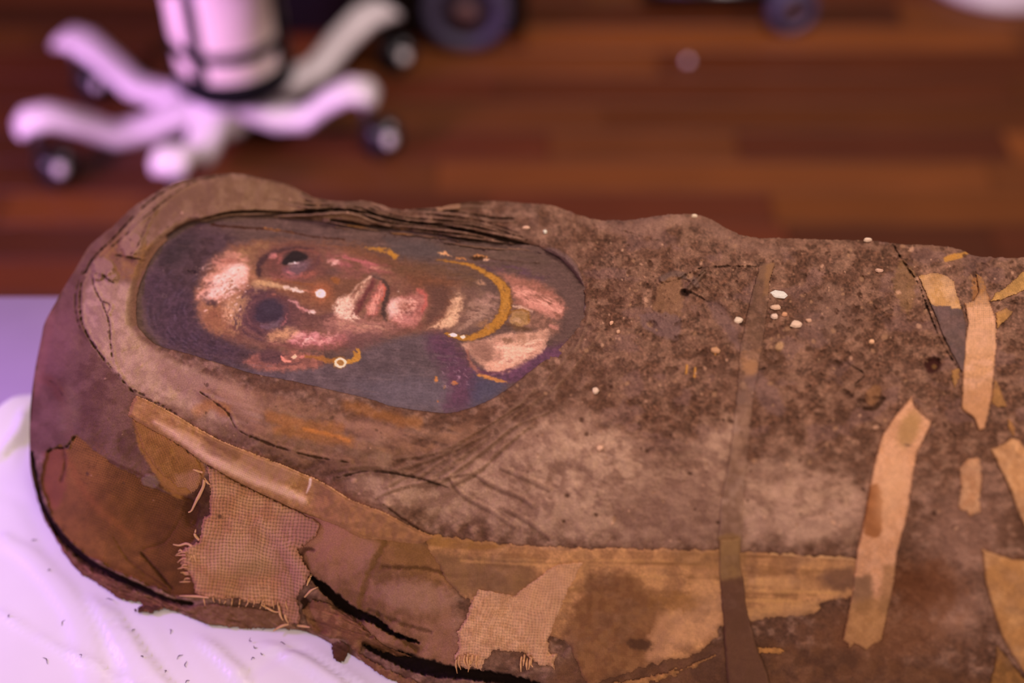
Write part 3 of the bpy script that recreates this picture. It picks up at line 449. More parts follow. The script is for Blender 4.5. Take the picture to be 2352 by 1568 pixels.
P1([(1640,1000),(1800,960),(2000,930),(2150,980),(2300,1000),(2050,1060),(1850,1100),(1700,1080)], (130, 88, 84), .75, 16, 7, c2=(150, 100, 96), cs=7)
P1([(1700,380),(1850,400),(2080,450),(2280,520),(2280,560),(2000,540),(1840,520),(1720,460)], (152, 88, 92), .8, 12, 5, (34, 5, 12, .25, .55), c2=(136, 80, 80)); S1([(1830,410),(1960,440),(2100,480)], 3, (178, 100, 106), .6, 6, 3); E1(1755, 458, 10, 4, -30, (222, 170, 164), .9, .4, 2, js=3); S1([(1690,450),(1740,440),(1790,465)], 2.4, (196, 138, 132), .7, 5); S1([(2060,500),(2140,505),(2220,520)], 2.6, (198, 134, 120), .75, 5, 2)
E1(1740, 540, 16, 8, 0, (84, 66, 62), .7, .6, 4); E1(1880, 560, 44, 9, 6, (126, 80, 76), .6, .6, 6, (16, 4, 4, .3, .5)); S1([(1680,520),(1820,560),(1980,540)], 3, (110, 72, 66), .5, 8)
# lip area
P2([(-110,700),(-40,600),(60,530),(150,430),(190,420),(150,500),(60,640),(30,730),(-30,800),(-90,780)], (186, 144, 126), .8, 7, 5, c2=(158, 112, 100), cs=6); E1(1820, 830, 24, 16, -40, (212, 172, 156), .85, .4, 6, (5, 4, 0, .25, .5)); E1(1860, 900, 16, 12, 0, (192, 150, 138), .7, .5, 6, js=4); S1([(1780,850),(1860,770),(1960,640),(2050,590)], 2.6, (206, 164, 146), .6, 5, 3); E1(1830,960,30,12,10,(160,108,100),.7,.5,6,(8,4,0,.3,.5)); S1([(1870,930),(1990,1000),(2100,1000)], 3, (140,100,94), .6, 6)
P2([(190,420),(230,440),(180,520),(110,630),(60,740),(40,700),(80,600),(140,500)], (104, 58, 58), .9, 6, 3); S2([(200,430),(150,540),(80,680)], 3, (90, 50, 52), .6, 5)
P2([(250,440),(290,460),(300,520),(270,600),(230,700),(170,720),(140,660),(180,580),(220,500)], (182, 106, 96), .88, 6, 4, c2=(150, 92, 88), cs=5); S2([(282,460),(298,520),(270,600)], 2.2, (196, 96, 80), .7, 3); E2(190, 650, 13, 10, -50, (196, 138, 128), .75, .5, 4, js=4)
S2([(190,400),(260,420),(310,480),(310,560),(285,640),(290,740),(330,780)], [2, 3, 4, 5, 5, 4, 1], (66, 50, 48), .85, 5, 2); E2(230, 400, 14, 6, 20, (110, 82, 78), .6)
P2([(330,600),(420,560),(520,540),(600,520),(625,570),(610,680),(560,780),(470,810),(380,780),(340,720)], (172, 112, 106), .85, 9, 5, c2=(150, 92, 88), cs=6); E2(370, 650, 14, 22, 25, (226, 184, 180), .9, .4, 4); E2(420, 610, 16, 8, -10, (206, 154, 144), .7, .5, 5, (5, 3, 0, .3, .5)); E2(460, 640, 18, 12, 0, (150, 96, 84), .5, .5, 6, js=4); S2([(560,510),(615,540),(620,600),(590,680)], 4, (176, 92, 86), .75, 6, 3); E2(430, 740, 24, 9, 10, (192, 130, 126), .6, .5, 5); E2(480, 690, 9, 5, 10, (112, 70, 68), .7); E2(398, 517, 1.6, 1.6, 0, (226, 190, 180), .9)
P2([(-50,830),(100,770),(300,790),(450,830),(300,900),(100,880)], (122, 84, 80), .6, 16, 6, (20, 6, 10, .3, .55)); P2([(0,860),(200,850),(300,900),(150,960),(0,980)], (104, 72, 76), .6, 16, 6)
P2([(300,400),(620,380),(860,420),(1000,520),(1040,380),(800,300),(500,290),(250,300)], (100, 72, 56), .7, 20, 6, (40, 7, 5, .25, .55)); P2([(620,480),(720,470),(820,500),(800,620),(740,700),(640,780),(600,760),(660,640)], (92, 64, 58), .85, 14, 5)
# neck
P2([(820,480),(1000,480),(1150,520),(1220,600),(1190,720),(1080,800),(900,840),(820,840),(860,700)], (130, 98, 86), .8, 16, 7, c2=(108, 80, 74), cs=10); P2([(900,560),(920,600),(880,700),(860,780),(820,800),(640,810),(740,750),(800,660),(830,580)], (184, 142, 120), .9, 7, 5, c2=(164, 122, 100), cs=5)
for X, Y, rx, ry, an, c in ((1060, 450, 12, 6, 20, (178, 134, 108)), (1100, 620, 26, 7, 10, (160, 124, 116)), (1050, 590, 22, 6, 15, (150, 112, 104)), (1040, 720, 24, 8, -30, (158, 124, 112)), (960, 780, 24, 6, -30, (150, 116, 104)), (1130, 560, 18, 5, 5, (150, 112, 106)), (1000, 540, 10, 18, 10, (104, 76, 70)), (960, 620, 9, 20, 10, (102, 76, 68)), (820, 760, 10, 12, 0, (206, 164, 136))): E2(X, Y, rx, ry, an, c, .75, .5, 5, (9, 4, 10, .25, .5))
# breast
P2([(1180,350),(1350,400),(1520,440),(1640,520),(1730,620),(1720,700),(1650,740),(1500,700),(1340,640),(1310,520),(1240,420)], (160, 104, 92), .85, 14, 6, c2=(136, 90, 78), cs=9); P2([(1330,480),(1450,490),(1560,540),(1680,600),(1720,650),(1640,740),(1580,700),(1450,640),(1360,580)], (196, 134, 124), .8, 9, 7, (26, 7, 25, .25, .5))
P2([(1300,640),(1500,700),(1680,760),(1650,860),(1500,840),(1380,800),(1280,760)], (150, 106, 92), .75, 14, 6, c2=(122, 86, 74), cs=7); S2([(1320,640),(1400,650),(1470,680)], 2.4, (208, 168, 152), .75, 4, 2); E2(1640, 800, 14, 4, 20, (198, 132, 124), .6)
BR = [(960,920),(1100,900),(1200,860),(1300,840),(1440,840),(1600,830),(1590,920),(1540,1010),(1420,1080),(1320,1130),(1260,1165),(1130,1160),(1040,1090),(960,1000),(900,940)]
P2(BR, (176, 130, 114), .92, 8, 4, c2=(198, 150, 132), cs=9); P2([(1180,930),(1260,940),(1400,960),(1560,900),(1530,1000),(1400,1070),(1240,1050),(1160,980)], (212, 162, 146), .85, 10, 7, c2=(192, 140, 126), cs=8); P2([(1110,1090),(1240,1080),(1330,1110),(1250,1160),(1130,1155)], (206, 152, 134), .8, 8, 5); P2([(960,930),(1080,920),(1160,980),(1150,1060),(1060,1080),(980,1010)], (128, 92, 82), .75, 12, 5)
E2(1270, 915, 14, 6, 10, (122, 88, 72), .8, .4, 4); E2(1390, 890, 16, 10, 70, (150, 110, 92), .7, .5, 5); E2(1490, 900, 13, 8, 60, (152, 112, 96), .6, .5, 5); E2(1380, 820, 22, 6, 5, (96, 70, 56), .8, .5, 4); E2(1250, 1070, 20, 3, 8, (160, 112, 104), .6)
S2([(950,1000),(980,1090),(1060,1180),(1140,1210)], 3.5, (150, 98, 84), .7, 5, 2); S2([(1050,1165),(1200,1170),(1300,1140)], 2.5, (92, 56, 72), .8, 4)
# necklace, pendant, earring
NK = [(700,266),(780,272),(860,288),(950,302),(1020,328),(1100,375),(1180,425),(1240,490),(1262,560),(1262,640),(1235,710),(1180,780),(1090,845),(980,890),(880,885),(790,858)]; nw = [1, 1.5, 2, 3, 4, 6, 9, 12, 12.5, 12, 11, 9, 7, 5.5, 4.5, 3]
S2(NK, [q+1.5 for q in nw], (120, 80, 48), .7, 4, 2); S2(NK, nw, (160, 110, 50), .96, 2.5, 2, js=4); S2(NK[4:13], [2, 4, 6, 7, 7, 5, 3, 2], (176, 126, 66), .5, 4, 3, (5, 4, 0, .35, .6)); S2([(1300,560),(1305,650),(1270,730)], 1.2, (112, 72, 38), .8, 2); S2([(1060,790),(1100,760),(1120,800)], 5, (146, 104, 76), .6, 6, 4)
E2(843, 868, 8, 4, 10, (244, 226, 216), 1, .25, 1); E2(918, 884, 6, 3, 5, (236, 206, 190), .95, .3, 1)
for k in range(40): i = RS.randint(5, 12); X, Y = NK[i]; E2(X+RS.randn()*12, Y+RS.randn()*22, 1.2, 1, 0, (110, 74, 46), .6)
P2([(1310,680),(1400,670),(1450,690),(1440,770),(1370,800),(1290,770)], (142, 108, 68), .8, 5, 3, c2=(168, 128, 88), cs=4); S2([(1300,690),(1360,665),(1440,680),(1445,760)], 1.6, (136, 92, 44), .85, 3); E2(1350, 750, 10, 6, 0, (180, 140, 112), .7); S2([(1270,780),(1350,800),(1440,820)], 2.5, (90, 62, 48), .7, 5)
P1([(970,1310),(1060,1240),(1250,1220),(1450,1220),(1650,1260),(1640,1350),(1500,1380),(1300,1385),(1080,1370)], (154, 98, 86), .85, 7, 5, c2=(124, 80, 72), cs=8); P1([(1100,1230),(1200,1200),(1300,1240),(1280,1320),(1180,1330),(1110,1290)], (82, 58, 62), .8, 9, 5); S1([(1300,1330),(1400,1330),(1450,1310)], 2, (84, 58, 60), .7, 4); S1([(1290,1260),(1320,1300),(1370,1305)], [2, 3.5, 2], (222, 138, 122), .9, 3, 1); E1(1405, 1265, 6.5, 4, 0, (236, 186, 156), .95, .3, 2, js=3); E1(1475, 1270, 7, 4, 0, (206, 128, 116), .8, .4, 2); S1([(1140,1290),(1240,1270),(1360,1240)], 1.6, (66, 48, 52), .6, 3); S1([(1000,1330),(1200,1365),(1500,1350)], 2, (176, 116, 102), .5, 5, 3)
S1([(1500,1265),(1600,1275),(1700,1300),(1750,1300)], [2, 4, 6, 4], (146, 96, 52), .85, 4, 3, js=4); E1(1795, 1315, 16, 13, 0, (164, 110, 48), .8, .25, 3, js=4); S1([(1840,1320),(1900,1300),(1950,1270),(1960,1220),(1940,1205)], [3, 5, 8, 6, 2], (176, 124, 58), .95, 2.5, 2, js=3); S1([(1910,1220),(1930,1260)], 3, (170, 118, 54), .9, 3, 2)
X, Y = z1(1800, 1318)
stroke(Q, [(X+11*math.cos(t), Y+9.5*math.sin(t)) for t in np.linspace(0, 6.283, 14)], 2.3, (238, 214, 188), .98, soft=2.2, jit=.8); ell(Q, X, Y, 6, 5, 0, (150, 108, 66), .9, .3)
S2([(130,170),(200,178),(270,190),(340,205),(385,235)], [1.5, 4, 5, 6, 3], (170, 118, 54), .85, 3, 3, (8, 3, 15, .25, .45), js=4); S2([(330,205),(360,225),(370,243)], 5, (176, 122, 52), .85, 3, 2)
S2([(710,208),(770,218),(820,236)], [1, 4, 1], (216, 156, 112), .95, 2, 1); S2([(870,252),(940,262)], [1.5, 2], (186, 122, 72), .9, 2); P2([(975,250),(1000,235),(1060,232),(1110,248),(1080,262),(1010,268)], (52, 32, 20), .9, 2.5, 1); S2([(1000,235),(1050,234),(1115,248)], 1.4, (190, 128, 80), .9, 2); S2([(1080,266),(1120,262)], 1.8, (230, 180, 148), .9, 2)
S2([(1040,1190),(1120,1205),(1200,1230),(1275,1245)], [2.5, 4, 4, 1], (188, 126, 72), .9, 3, 2, js=4); E2(702, 1220, 4, 6, 0, (186, 118, 66), .85); E2(850, 1252, 6, 5, 40, (176, 110, 66), .85); E2(765, 1290, 4, 3, 0, (150, 110, 80), .7); E2(720,1400,2,2,0,(170,100,60),.8)
for k in range(30): X, Y = 740+RS.rand()*220, 1060+RS.rand()*220; S2([(X, Y), (X+12, Y+14)], .8, (164, 128, 146), .5, 1.5)
# split and scratches in the wood, grain
def split(pts, w0, c, a=.9, dp=-.5): stroke(Q, pts, w0, c, a, soft=1.6, jit=1, js=8, dsp=dp)
split([(487,515),(520,520),(600,525),(660,532),(720,543),(790,550)], [2.2, 1.8, 1.4, 1, .5], (62, 34, 22)); split([(605,523),(618,526),(640,529)], 2, (196, 128, 70), .9, .2); split([(640,528),(665,533),(675,536)], 1.2, (170, 108, 66), .7, .1); split([(1120,592),(1180,600),(1240,604)], .9, (60, 38, 30), .7)
split([(432,621),(446,622),(447,627),(455,628)], 1.1, (34, 24, 24), .9); E1(290, 745, 6, 5, 0, (100, 80, 78), .6, .3, 1, ring=.25)
for k in range(70):
    y0 = 505+RS.rand()*430; x0 = 330+RS.rand()*900; L_ = 40+RS.rand()*120; stroke(Q, [(x0, y0), (x0+L_*.5, y0+L_*.045), (x0+L_, y0+L_*.1)], .6, (60, 44, 44) if k % 3 else (150, 112, 104), .22, soft=1.6, jit=1, js=14)
for k in range(160): ell(Q, 330+RS.rand()*1000, 510+RS.rand()*430, .8+RS.rand()*1.0, .8, 0, (178, 142, 130) if k % 2 else (52, 38, 40), .5, .4)
# dry-brush drag: pull the wet-looking edges about before the crisp touches
wx = (fbm(px/9, py/7, 3, 51)-.5)*9+(vn(px/3, py/2.6, 52)-.5)*3; wy = (fbm(px/8, py/6, 3, 53)-.5)*7+(vn(px/3, py/2.4, 54)-.5)*2.4
Q.col[psl] = bil(Q.col, px+wx, py+wy)*.75+blur3(Q.col[psl], 2)*.25
P1([(840,760),(960,740),(1010,800),(940,900),(960,1010),(880,1060),(840,960)], (176, 132, 96), .7, 14, 8, (5, 10, 10, .32, .55)); E1(850, 880, 14, 26, 15, (216, 168, 138), .6, .6, 6, (4, 6, 0, .3, .55)); P1([(1020,640),(1120,600),(1260,640),(1180,680),(1060,690)], (186, 146, 108), .6, 10, 5, (12, 4, 5, .3, .55))
P1([(1170,1110),(1230,1060),(1380,1030),(1440,1060),(1360,1110),(1240,1140)], (196, 146, 112), .75, 10, 6, (9, 4, -10, .3, .52)); P1([(1370,1130),(1420,1060),(1500,1070),(1560,1110),(1700,1080),(1800,1090),(1760,1140),(1600,1150),(1480,1160)], (206, 146, 142), .75, 9, 6, (12, 4, -8, .34, .54)); S1([(1480,1150),(1540,1100),(1580,1130)], 2.4, (226, 176, 170), .7, 4, 3, (5, 4, 0, .3, .5))
P1([(1600,980),(1750,930),(1880,960),(2080,940),(2280,990),(2200,1040),(1960,1060),(1760,1050)], (164, 114, 104), .6, 14, 8, (14, 5, 5, .36, .56)); S1([(1880,950),(1990,1010),(2080,1000),(2180,1030)], 2.5, (186, 140, 122), .6, 4, 3, (9, 3, 10, .3, .5)); P1([(1740,860),(1800,770),(1880,760),(1900,860),(1960,950),(1840,940)], (226, 188, 172), .8, 8, 7, (5, 4, 20, .3, .5)); S1([(1900,800),(1960,700),(2010,620),(2060,580)], 2.2, (206, 166, 146), .7, 4, 2, (4, 9, 0, .25, .5))
P2([(-60,740),(40,780),(140,770),(180,820),(60,840),(-80,820)], (172, 124, 108), .6, 8, 6, (8, 4, 10, .35, .55)); P2([(140,690),(180,600),(230,520),(262,470),(280,520),(240,610),(200,700)], (208, 144, 132), .7, 5, 4, (3, 8, 0, .36, .55)); P2([(330,650),(370,600),(430,590),(520,570),(560,600),(520,680),(440,700),(420,770),(370,740)], (218, 166, 154), .65, 7, 6, (6, 4, 20, .38, .55)); P2([(400,600),(470,610),(500,660),(440,680)], (140, 92, 80), .5, 8, 5)
P2([(640,810),(760,740),(840,650),(870,560),(920,560),(900,660),(870,760),(800,800)], (206, 164, 138), .7, 6, 6, (5, 5, 0, .34, .52)); P2([(960,620),(1100,580),(1180,640),(1120,720),(1000,760),(940,720)], (158, 122, 110), .6, 10, 8, (12, 4, 12, .40, .56)); P2([(1320,480),(1500,520),(1680,620),(1700,680),(1560,640),(1400,580)], (216, 154, 142), .7, 8, 7, (18, 4, 24, .40, .56)); P2([(1180,960),(1300,930),(1540,900),(1540,990),(1380,1070),(1160,1130),(1120,1110),(1240,1040)], (222, 176, 158), .7, 9, 7, (14, 6, -20, .36, .56))
for q_ in range(60): X, Y = RS.rand()*2500+200, 1060+RS.rand()*420; S1([(X, Y), (X+90, Y+10), (X+190, Y+14)], 1.4, (118, 98, 102) if q_ % 2 else (70, 56, 62), .28 if Y > 1330 or X > 2050 else 0., 3, 2, js=12)
S1([(1330,380),(1420,360),(1520,400)], 1.4, (60, 42, 44), .6, 3); E1(1290, 600, 20, 5, 10, (150, 94, 88), .5, .6, 4, (8, 3, 8, .3, .5))
E1(1630, 725, 10.5, 9.5, 0, (244, 222, 212), 1, .2, 1); E1(1630, 725, 6, 5, 0, (210, 166, 140), .6, .3); E1(1642, 732, 5, 4, 0, (255, 248, 242), 1, .3); P1([(1295,468),(1335,408),(1400,362),(1465,372),(1525,412),(1470,440),(1420,452),(1380,462),(1330,482)], (44, 35, 36), .9, 2, 1); E1(1180, 880, 30, 23, 12, (60, 47, 58), .8, .3, 4, js=5); E1(1190, 862, 16, 12, 0, (70, 58, 70), .5, .6, 4, js=3)
for q_ in range(90): X, Y = RS.randn()*70+860, RS.randn()*90+690; E1(X, Y, 1.6+RS.rand()*2.4, 1.2+RS.rand(), -30, (150, 104, 80) if q_ % 3 else (236, 200, 190), .5, .4)
S1([(1356,466),(1400,470),(1446,458)], 1.2, (190, 162, 162), .8, 2.4, 1); E1(1412, 460, 3, 2, 0, (235, 215, 212), .9)
S1([(1310,668),(1380,682),(1470,705)], [1, 3, 2], (214, 184, 174), .6, 3, 2, (12, 3, 8, .25, .5)); E2(843, 868, 8, 4, 10, (244, 226, 216), 1, .25, 1); E2(918, 884, 6, 3, 5, (236, 206, 190), .95, .3, 1)
X, Y = z1(1800, 1318); stroke(Q, [(X+11*math.cos(t), Y+9.5*math.sin(t)) for t in np.linspace(0, 6.283, 14)], 2.0, (234, 206, 176), .9, soft=2.4, jit=1.2); ell(Q, X, Y, 6, 5, 0, (150, 108, 66), .8, .3); S1([(1290,1262),(1320,1300),(1368,1305)], [1.5, 3, 1.5], (222, 138, 122), .8, 3, 1)
split([(487,515),(520,520),(600,525),(660,532),(720,543),(790,550)], [1.8, 1.5, 1.2, .8, .4], (62, 34, 22), .8, 0)
# brushy break-up of everything, wax relief
fx = fbm(px/3.4, py/2.4, 3, 31); fy = fbm(px/14, py/3, 3, 33); fz = fbm(px/7, py/7, 3, 35); Q.col[psl] *= (.80+.24*fx+.16*fy)[..., None]; Q.dsp[psl] += (fy-.5)*.25+(fx-.5)*.22+(fz-.5)*.15
# ================================================================== linen laid on the shroud
def mask_from(sl, m): M = np.zeros((HH, W), np.float32); M[sl] = m; return M
def grid_patch(name, sl, m, dfun, col, step, m_, parent, skirt=1.6, thr=.5):
    """mesh of the area where m > thr; dfun(u, v) gives relief in mm; edges are closed by a skirt"""
    y0, x0 = sl[0].start, sl[1].start; hh, ww = m.shape
    us = np.arange(0, ww-1.01, step); vs_ = np.arange(0, hh-1.01, step); U, V = np.meshgrid(us, vs_)
    i = np.round(V).astype(int); j = np.round(U).astype(int); ok = m[i, j] > thr
    fq = ok[:-1, :-1] & ok[1:, :-1] & ok[:-1, 1:] & ok[1:, 1:]; use = np.zeros_like(ok); use[:-1, :-1] |= fq; use[1:, :-1] |= fq; use[:-1, 1:] |= fq; use[1:, 1:] |= fq
    if fq.sum() < 4: return None
    idx = -np.ones(ok.shape, int); idx[use] = np.arange(use.sum()); u = U[use]+x0; v = V[use]+y0; d = dfun(u, v); P = pos(u, v, d)
    Cc = alb(bil(col, u, v)); qa = idx[:-1, :-1][fq]; qb = idx[1:, :-1][fq]; qc = idx[1:, 1:][fq]; qd = idx[:-1, 1:][fq]; quads = np.c_[qa, qb, qc, qd]
    n = len(u); bot = pos(u, v, d-skirt); bot[:, 2] = np.maximum(bot[:, 2], TZ+SH+.0001); P[:, 2] = np.maximum(P[:, 2], TZ+SH+.0003); fp = np.pad(fq, 1); sk = []
    for (di, dj, a, b) in ((-1, 0, 'd', 'a'), (1, 0, 'b', 'c'), (0, -1, 'a', 'b'), (0, 1, 'c', 'd')):
        nb = fp[1+di:fp.shape[0]-1+di, 1+dj:fp.shape[1]-1+dj][fq]; e = ~nb; A_ = dict(a=qa, b=qb, c=qc, d=qd); p0 = A_[a][e]; p1 = A_[b][e]; sk.append(np.c_[p1, p0, p0+n, p1+n])
    sk = np.vstack(sk); used = np.zeros(2*n, bool); used[:n] = True; used[np.unique(sk)] = True; rem = np.cumsum(used)-1
    me = np_mesh(name, np.vstack([P, bot])[used], rem[np.vstack([quads, sk])], np.vstack([Cc, Cc*.8])[used]); return link(name, me, m_, parent)
M_shroud = mat('dusty_linen', .95, .22, 1100, .5, 1500, .15); M_wax = mat('encaustic_on_wood', .6, .07, 1500, .25, 1100, .08); PAL[0] = np.array([1.17, .93, .84]); M_cloth = mat('old_linen', .92, .12, 1600, .35, 2200, .12)
mummy = bpy.data.objects.new('mummy', None); COL.objects.link(mummy); mummy.location = at(1300, 900, TZ+SH)
tag(mummy, 'linen-wrapped mummy with a painted portrait panel over its face, lying on white plastic', 'mummy')
bpy.context.view_layer.update()
PATCH = []
def cloth(name, pts, c, lift=1.1, soft=2.5, jit=2.5, js=6, wv=None, paint=None, c2=None, cs=14, step=2.0, label=None, smoothed=False, edge=7, skirt=None, seed=3, flat=.75, dirt=.22):
    """a piece of linen on the body: outline in picture measure, colour, own weave"""
    sl, m, sd, x, y = polymask(pts, soft, jit, js, smoothed, seed=seed)
    ly = Layer.__new__(Layer); ly.col = np.zeros((HH, W, 3), np.float32); ly.dsp = np.zeros((HH, W), np.float32)
    big = box(sl[1].start-4, sl[0].start-4, sl[1].stop+4, sl[0].stop+4); xx, yy = coords(big); cc = np.asarray(c, np.float32)
    n = smooth(.35, .65, fbm(xx/cs, yy/cs, 4, seed+2))[..., None]; base = cc*(1-n)+np.asarray(c2 if c2 is not None else [q*.86 for q in c], np.float32)*n
    ly.col[big] = base*(.88+.24*fbm(xx/3, yy/3, 2, seed))[..., None]; ly.dsp[big] = (fbm(xx/16, yy/16, 3, seed+1)-.5)*.8
    if paint: paint(ly)
    if wv:
        h, hole = weave(sl, wv[0], wv[1], seed, wv[2] if len(wv) > 2 else 2.); k = wv[3] if len(wv) > 3 else .5
        ly.dsp[sl] += (h-.5)*k; ly.col[sl] *= (1-.30*k*2*(1-h)*.6)[..., None]; ly.col[sl] = ly.col[sl]*(1-(hole*min(1, k*1.3))[..., None])+np.asarray(c, np.float32)*.5*(hole*min(1, k*1.3))[..., None]
    ed = 1-smooth(0, -14, sd); dn = fbm(x/42, y/34, 5, seed+31)*.8+fbm(x/5, y/4, 3, seed+33)*.2; dm = smooth(.48, .68, dn+.10*ed)*dirt+.35*ed*dirt; ly.col[sl] += (B.col[sl]*np.float32(1.03)-ly.col[sl])*dm[..., None]; ly.dsp[sl] -= dm*.3
    tp = np.zeros((HH, W), np.float32); tp[sl] = smooth(0, -edge, sd) if edge else 1.
    def df(u, v): return bil(BL, u, v)*flat+bil(B.dsp, u, v)*(1-flat)+.25+lift*bil(tp, u, v)+bil(ly.dsp, u, v)
    B.dsp[sl] = np.where(m > .3, np.minimum(B.dsp[sl], BL[sl]*1.0-.3), B.dsp[sl])
    gsh = polymask(pts, 3, jit, js, smoothed, 5, seed); B.dsp[gsh[0]] = np.where((gsh[1] > .4), np.minimum(B.dsp[gsh[0]], BL[gsh[0]]+.1), B.dsp[gsh[0]])
    o = grid_patch(name, sl, m, df, ly.col, step, M_cloth, mummy, skirt or (lift+1.3))
    if o and label: o['label'] = label
    PATCH.append((sl, m, df)); return o, df
def thread(name, pts, r, c, parent, lifts=(1.5, 4), base=None, seed=0):
    p = spl(pts, 3); u, v = p[:, 0], p[:, 1]; t = np.linspace(0, 1, len(p)); bs = bil(BL, u, v) if base is None else base(u, v)
    P = pos(u, v, bs+lifts[0]+(lifts[1]-lifts[0])*t+np.sin(t*9+seed)*.4); V, Qd = tube(P, [r*.00017, r*.00020, r*.00008], 5); me = np_mesh(name, V, Qd, np.tile(alb(c), (len(V), 1))); return link(name, me, M_cloth, parent)
# broad linen band along the flank
BAND = [(960,1222),(1080,1238),(1160,1248),(1300,1256),(1450,1259),(1600,1260),(1645,1262),(1750,1268),(1850,1272),(1972,1280),(1990,1330),(1960,1372),(1880,1386),(1890,1396),(1870,1410),(1740,1424),(1650,1440),(1652,1462),(1600,1505),(1500,1525),(1400,1560),(1350,1575),(1330,1540),(1310,1480),(1290,1470),(1200,1440),(1060,1372),(1020,1330),(1000,1280)]
def pb(ly):
    for k in range(60):
        y0 = 1240+RS.rand()*180; x0 = 960+RS.rand()*800; L_ = 80+RS.rand()*220; stroke(ly, [(x0, y0), (x0+L_/2, y0+3), (x0+L_, y0+5)], [1, 4, 1], (196, 142, 92) if k % 2 else (116, 76, 48), .4, soft=6, jit=4, js=20)
    poly(ly, [(1000,1270),(1200,1290),(1220,1350),(1100,1370),(1010,1340)], (112, 78, 56), .7, soft=26, jit=12); poly(ly, [(1350,1320),(1450,1320),(1500,1370),(1540,1440),(1480,1530),(1300,1580),(1290,1480)], (124, 82, 54), .85, soft=30, jit=14, c2=(108, 68, 44), cs=16); poly(ly, [(1540,1390),(1650,1360),(1650,1450),(1560,1490),(1490,1520),(1500,1440)], (192, 138, 104), .7, soft=26, jit=12); poly(ly, [(1700,1400),(1900,1380),(1890,1420),(1700,1440)], (186, 134, 92), .8, soft=8, jit=4); ell(ly, 1470, 1480, 30, 12, 10, (70, 44, 32), .8, .4, jit=6); poly(ly, [(960,1215),(1160,1240),(1120,1262),(980,1250)], (132, 88, 46), .7, soft=10)
    ell(ly, 1930, 1330, 44, 26, 0, (112, 76, 60), .85, .4, jit=10); ell(ly, 1560, 1380, 60, 20, 0, (128, 84, 46), .6, .5, jit=12); ell(ly, 1620, 1360, 30, 60, 0, (186, 134, 96), .5, .6); ell(ly, 1790, 1340, 80, 14, 3, (196, 142, 100), .6, .6, jit=6)
    stroke(ly, [(1770,1270),(1860,1276),(1970,1283)], 3, (206, 156, 110), .8, soft=4, jit=1); stroke(ly, [(1060,1288),(1250,1298),(1370,1305)], 3, (190, 136, 92), .6, soft=5, jit=3); poly(ly, [(1560,1260),(1700,1262),(1700,1300),(1560,1300)], (150, 106, 66), .5, soft=16)
cloth('linen_band', BAND, (184, 130, 90), 1.3, jit=7, js=14, wv=(4.2, 1, 2, .22), paint=pb, c2=(154, 106, 74), cs=30, label='broad tan linen band running along the flank')
cloth('linen_scrap', [(1737,1484),(1790,1486),(1806,1494),(1790,1502),(1742,1500)], (166, 112, 64), .5, jit=3, js=8, edge=4)
cloth('linen_scrap', [(1560,1535),(1640,1505),(1600,1530),(1520,1560),(1440,1580),(1350,1590),(1400,1568),(1500,1548)], (166, 114, 72), .9, jit=10, js=14, wv=(4.4, 0, 2, .2), edge=8, c2=(140, 94, 58))
def pf(ly):
    poly(ly, [(1240,1310),(1330,1320),(1290,1400),(1240,1480),(1190,1440),(1180,1380)], (196, 142, 112), .6, soft=22, jit=8)
    for k in range(16): x0 = 1060+k*16; stroke(ly, [(x0+60-k*2, 1380), (x0, 1530)], 1.2, (206, 158, 122), .5, soft=3, jit=2)
FR = [(1240,1318),(1275,1296),(1318,1288),(1345,1290),(1310,1350),(1285,1410),(1262,1470),(1262,1500),(1285,1500),(1272,1520),(1276,1540),(1262,1530),(1240,1528),(1215,1512),(1200,1496),(1130,1494),(1128,1505),(1112,1518),(1105,1540),(1092,1534),(1085,1530),(1078,1540),(1062,1530),(1040,1514),(1052,1490),(1048,1450),(1070,1420),(1085,1370),(1100,1350),(1180,1365)]
fr, frd = cloth('frayed_linen', FR, (196, 144, 114), 2.2, jit=5, js=7, wv=(6.4, 97, 3, .3), paint=pf, c2=(182, 130, 98), dirt=.1, edge=6, label='frayed open-weave tan cloth at the bottom edge')
for k in range(12): x0 = 1048+k*7+RS.rand()*6+(96 if k > 6 else 0); y0 = 1508+RS.rand()*14; thread('loose_thread', [(x0, y0-10), (x0-2, y0+6), (x0-6+RS.rand()*12, y0+12+RS.rand()*14)], 4, (186, 136, 98), fr, (1, 2.5), frd, k)
# narrow bandages
def pS1(ly):
    poly(ly, [(1700,590),(1800,590),(1790,640),(1740,640)], (118, 84, 66), .9, soft=14); poly(ly, [(1760,600),(1785,600),(1772,680),(1755,680)], (140, 98, 66), .6, soft=10, jit=5); poly(ly, [(1690,810),(1760,800),(1740,870),(1690,880)], (152, 106, 78), .95, soft=6, jit=5); poly(ly, [(1680,875),(1750,865),(1740,960),(1680,960)], (112, 82, 74), .9, soft=14, jit=5)
    poly(ly, [(1640,960),(1740,950),(1740,1240),(1630,1240)], (124, 90, 74), .9, soft=26, jit=10, c2=(140, 104, 88)); poly(ly, [(1640,1232),(1700,1232),(1705,1330),(1650,1330)], (136, 100, 66), .9, soft=10, jit=5); poly(ly, [(1640,1335),(1800,1335),(1800,1620),(1650,1620)], (92, 60, 46), .9, soft=18, jit=8)
cloth('bandage_strip', [(1745,600),(1782,602),(1768,650),(1762,720),(1752,800),(1740,860),(1732,920),(1722,1000),(1718,1060),(1714,1090),(1704,1180),(1703,1238),(1702,1250),(1650,1250),(1648,1230),(1655,1150),(1668,1080),(1680,1000),(1692,900),(1698,800),(1715,720),(1732,650)], (108, 76, 62), .9, jit=2.5, dirt=.6, js=10, wv=(4, 3, 1.5, .12), paint=pS1, edge=4, label='narrow grey-brown bandage strip across the breast')
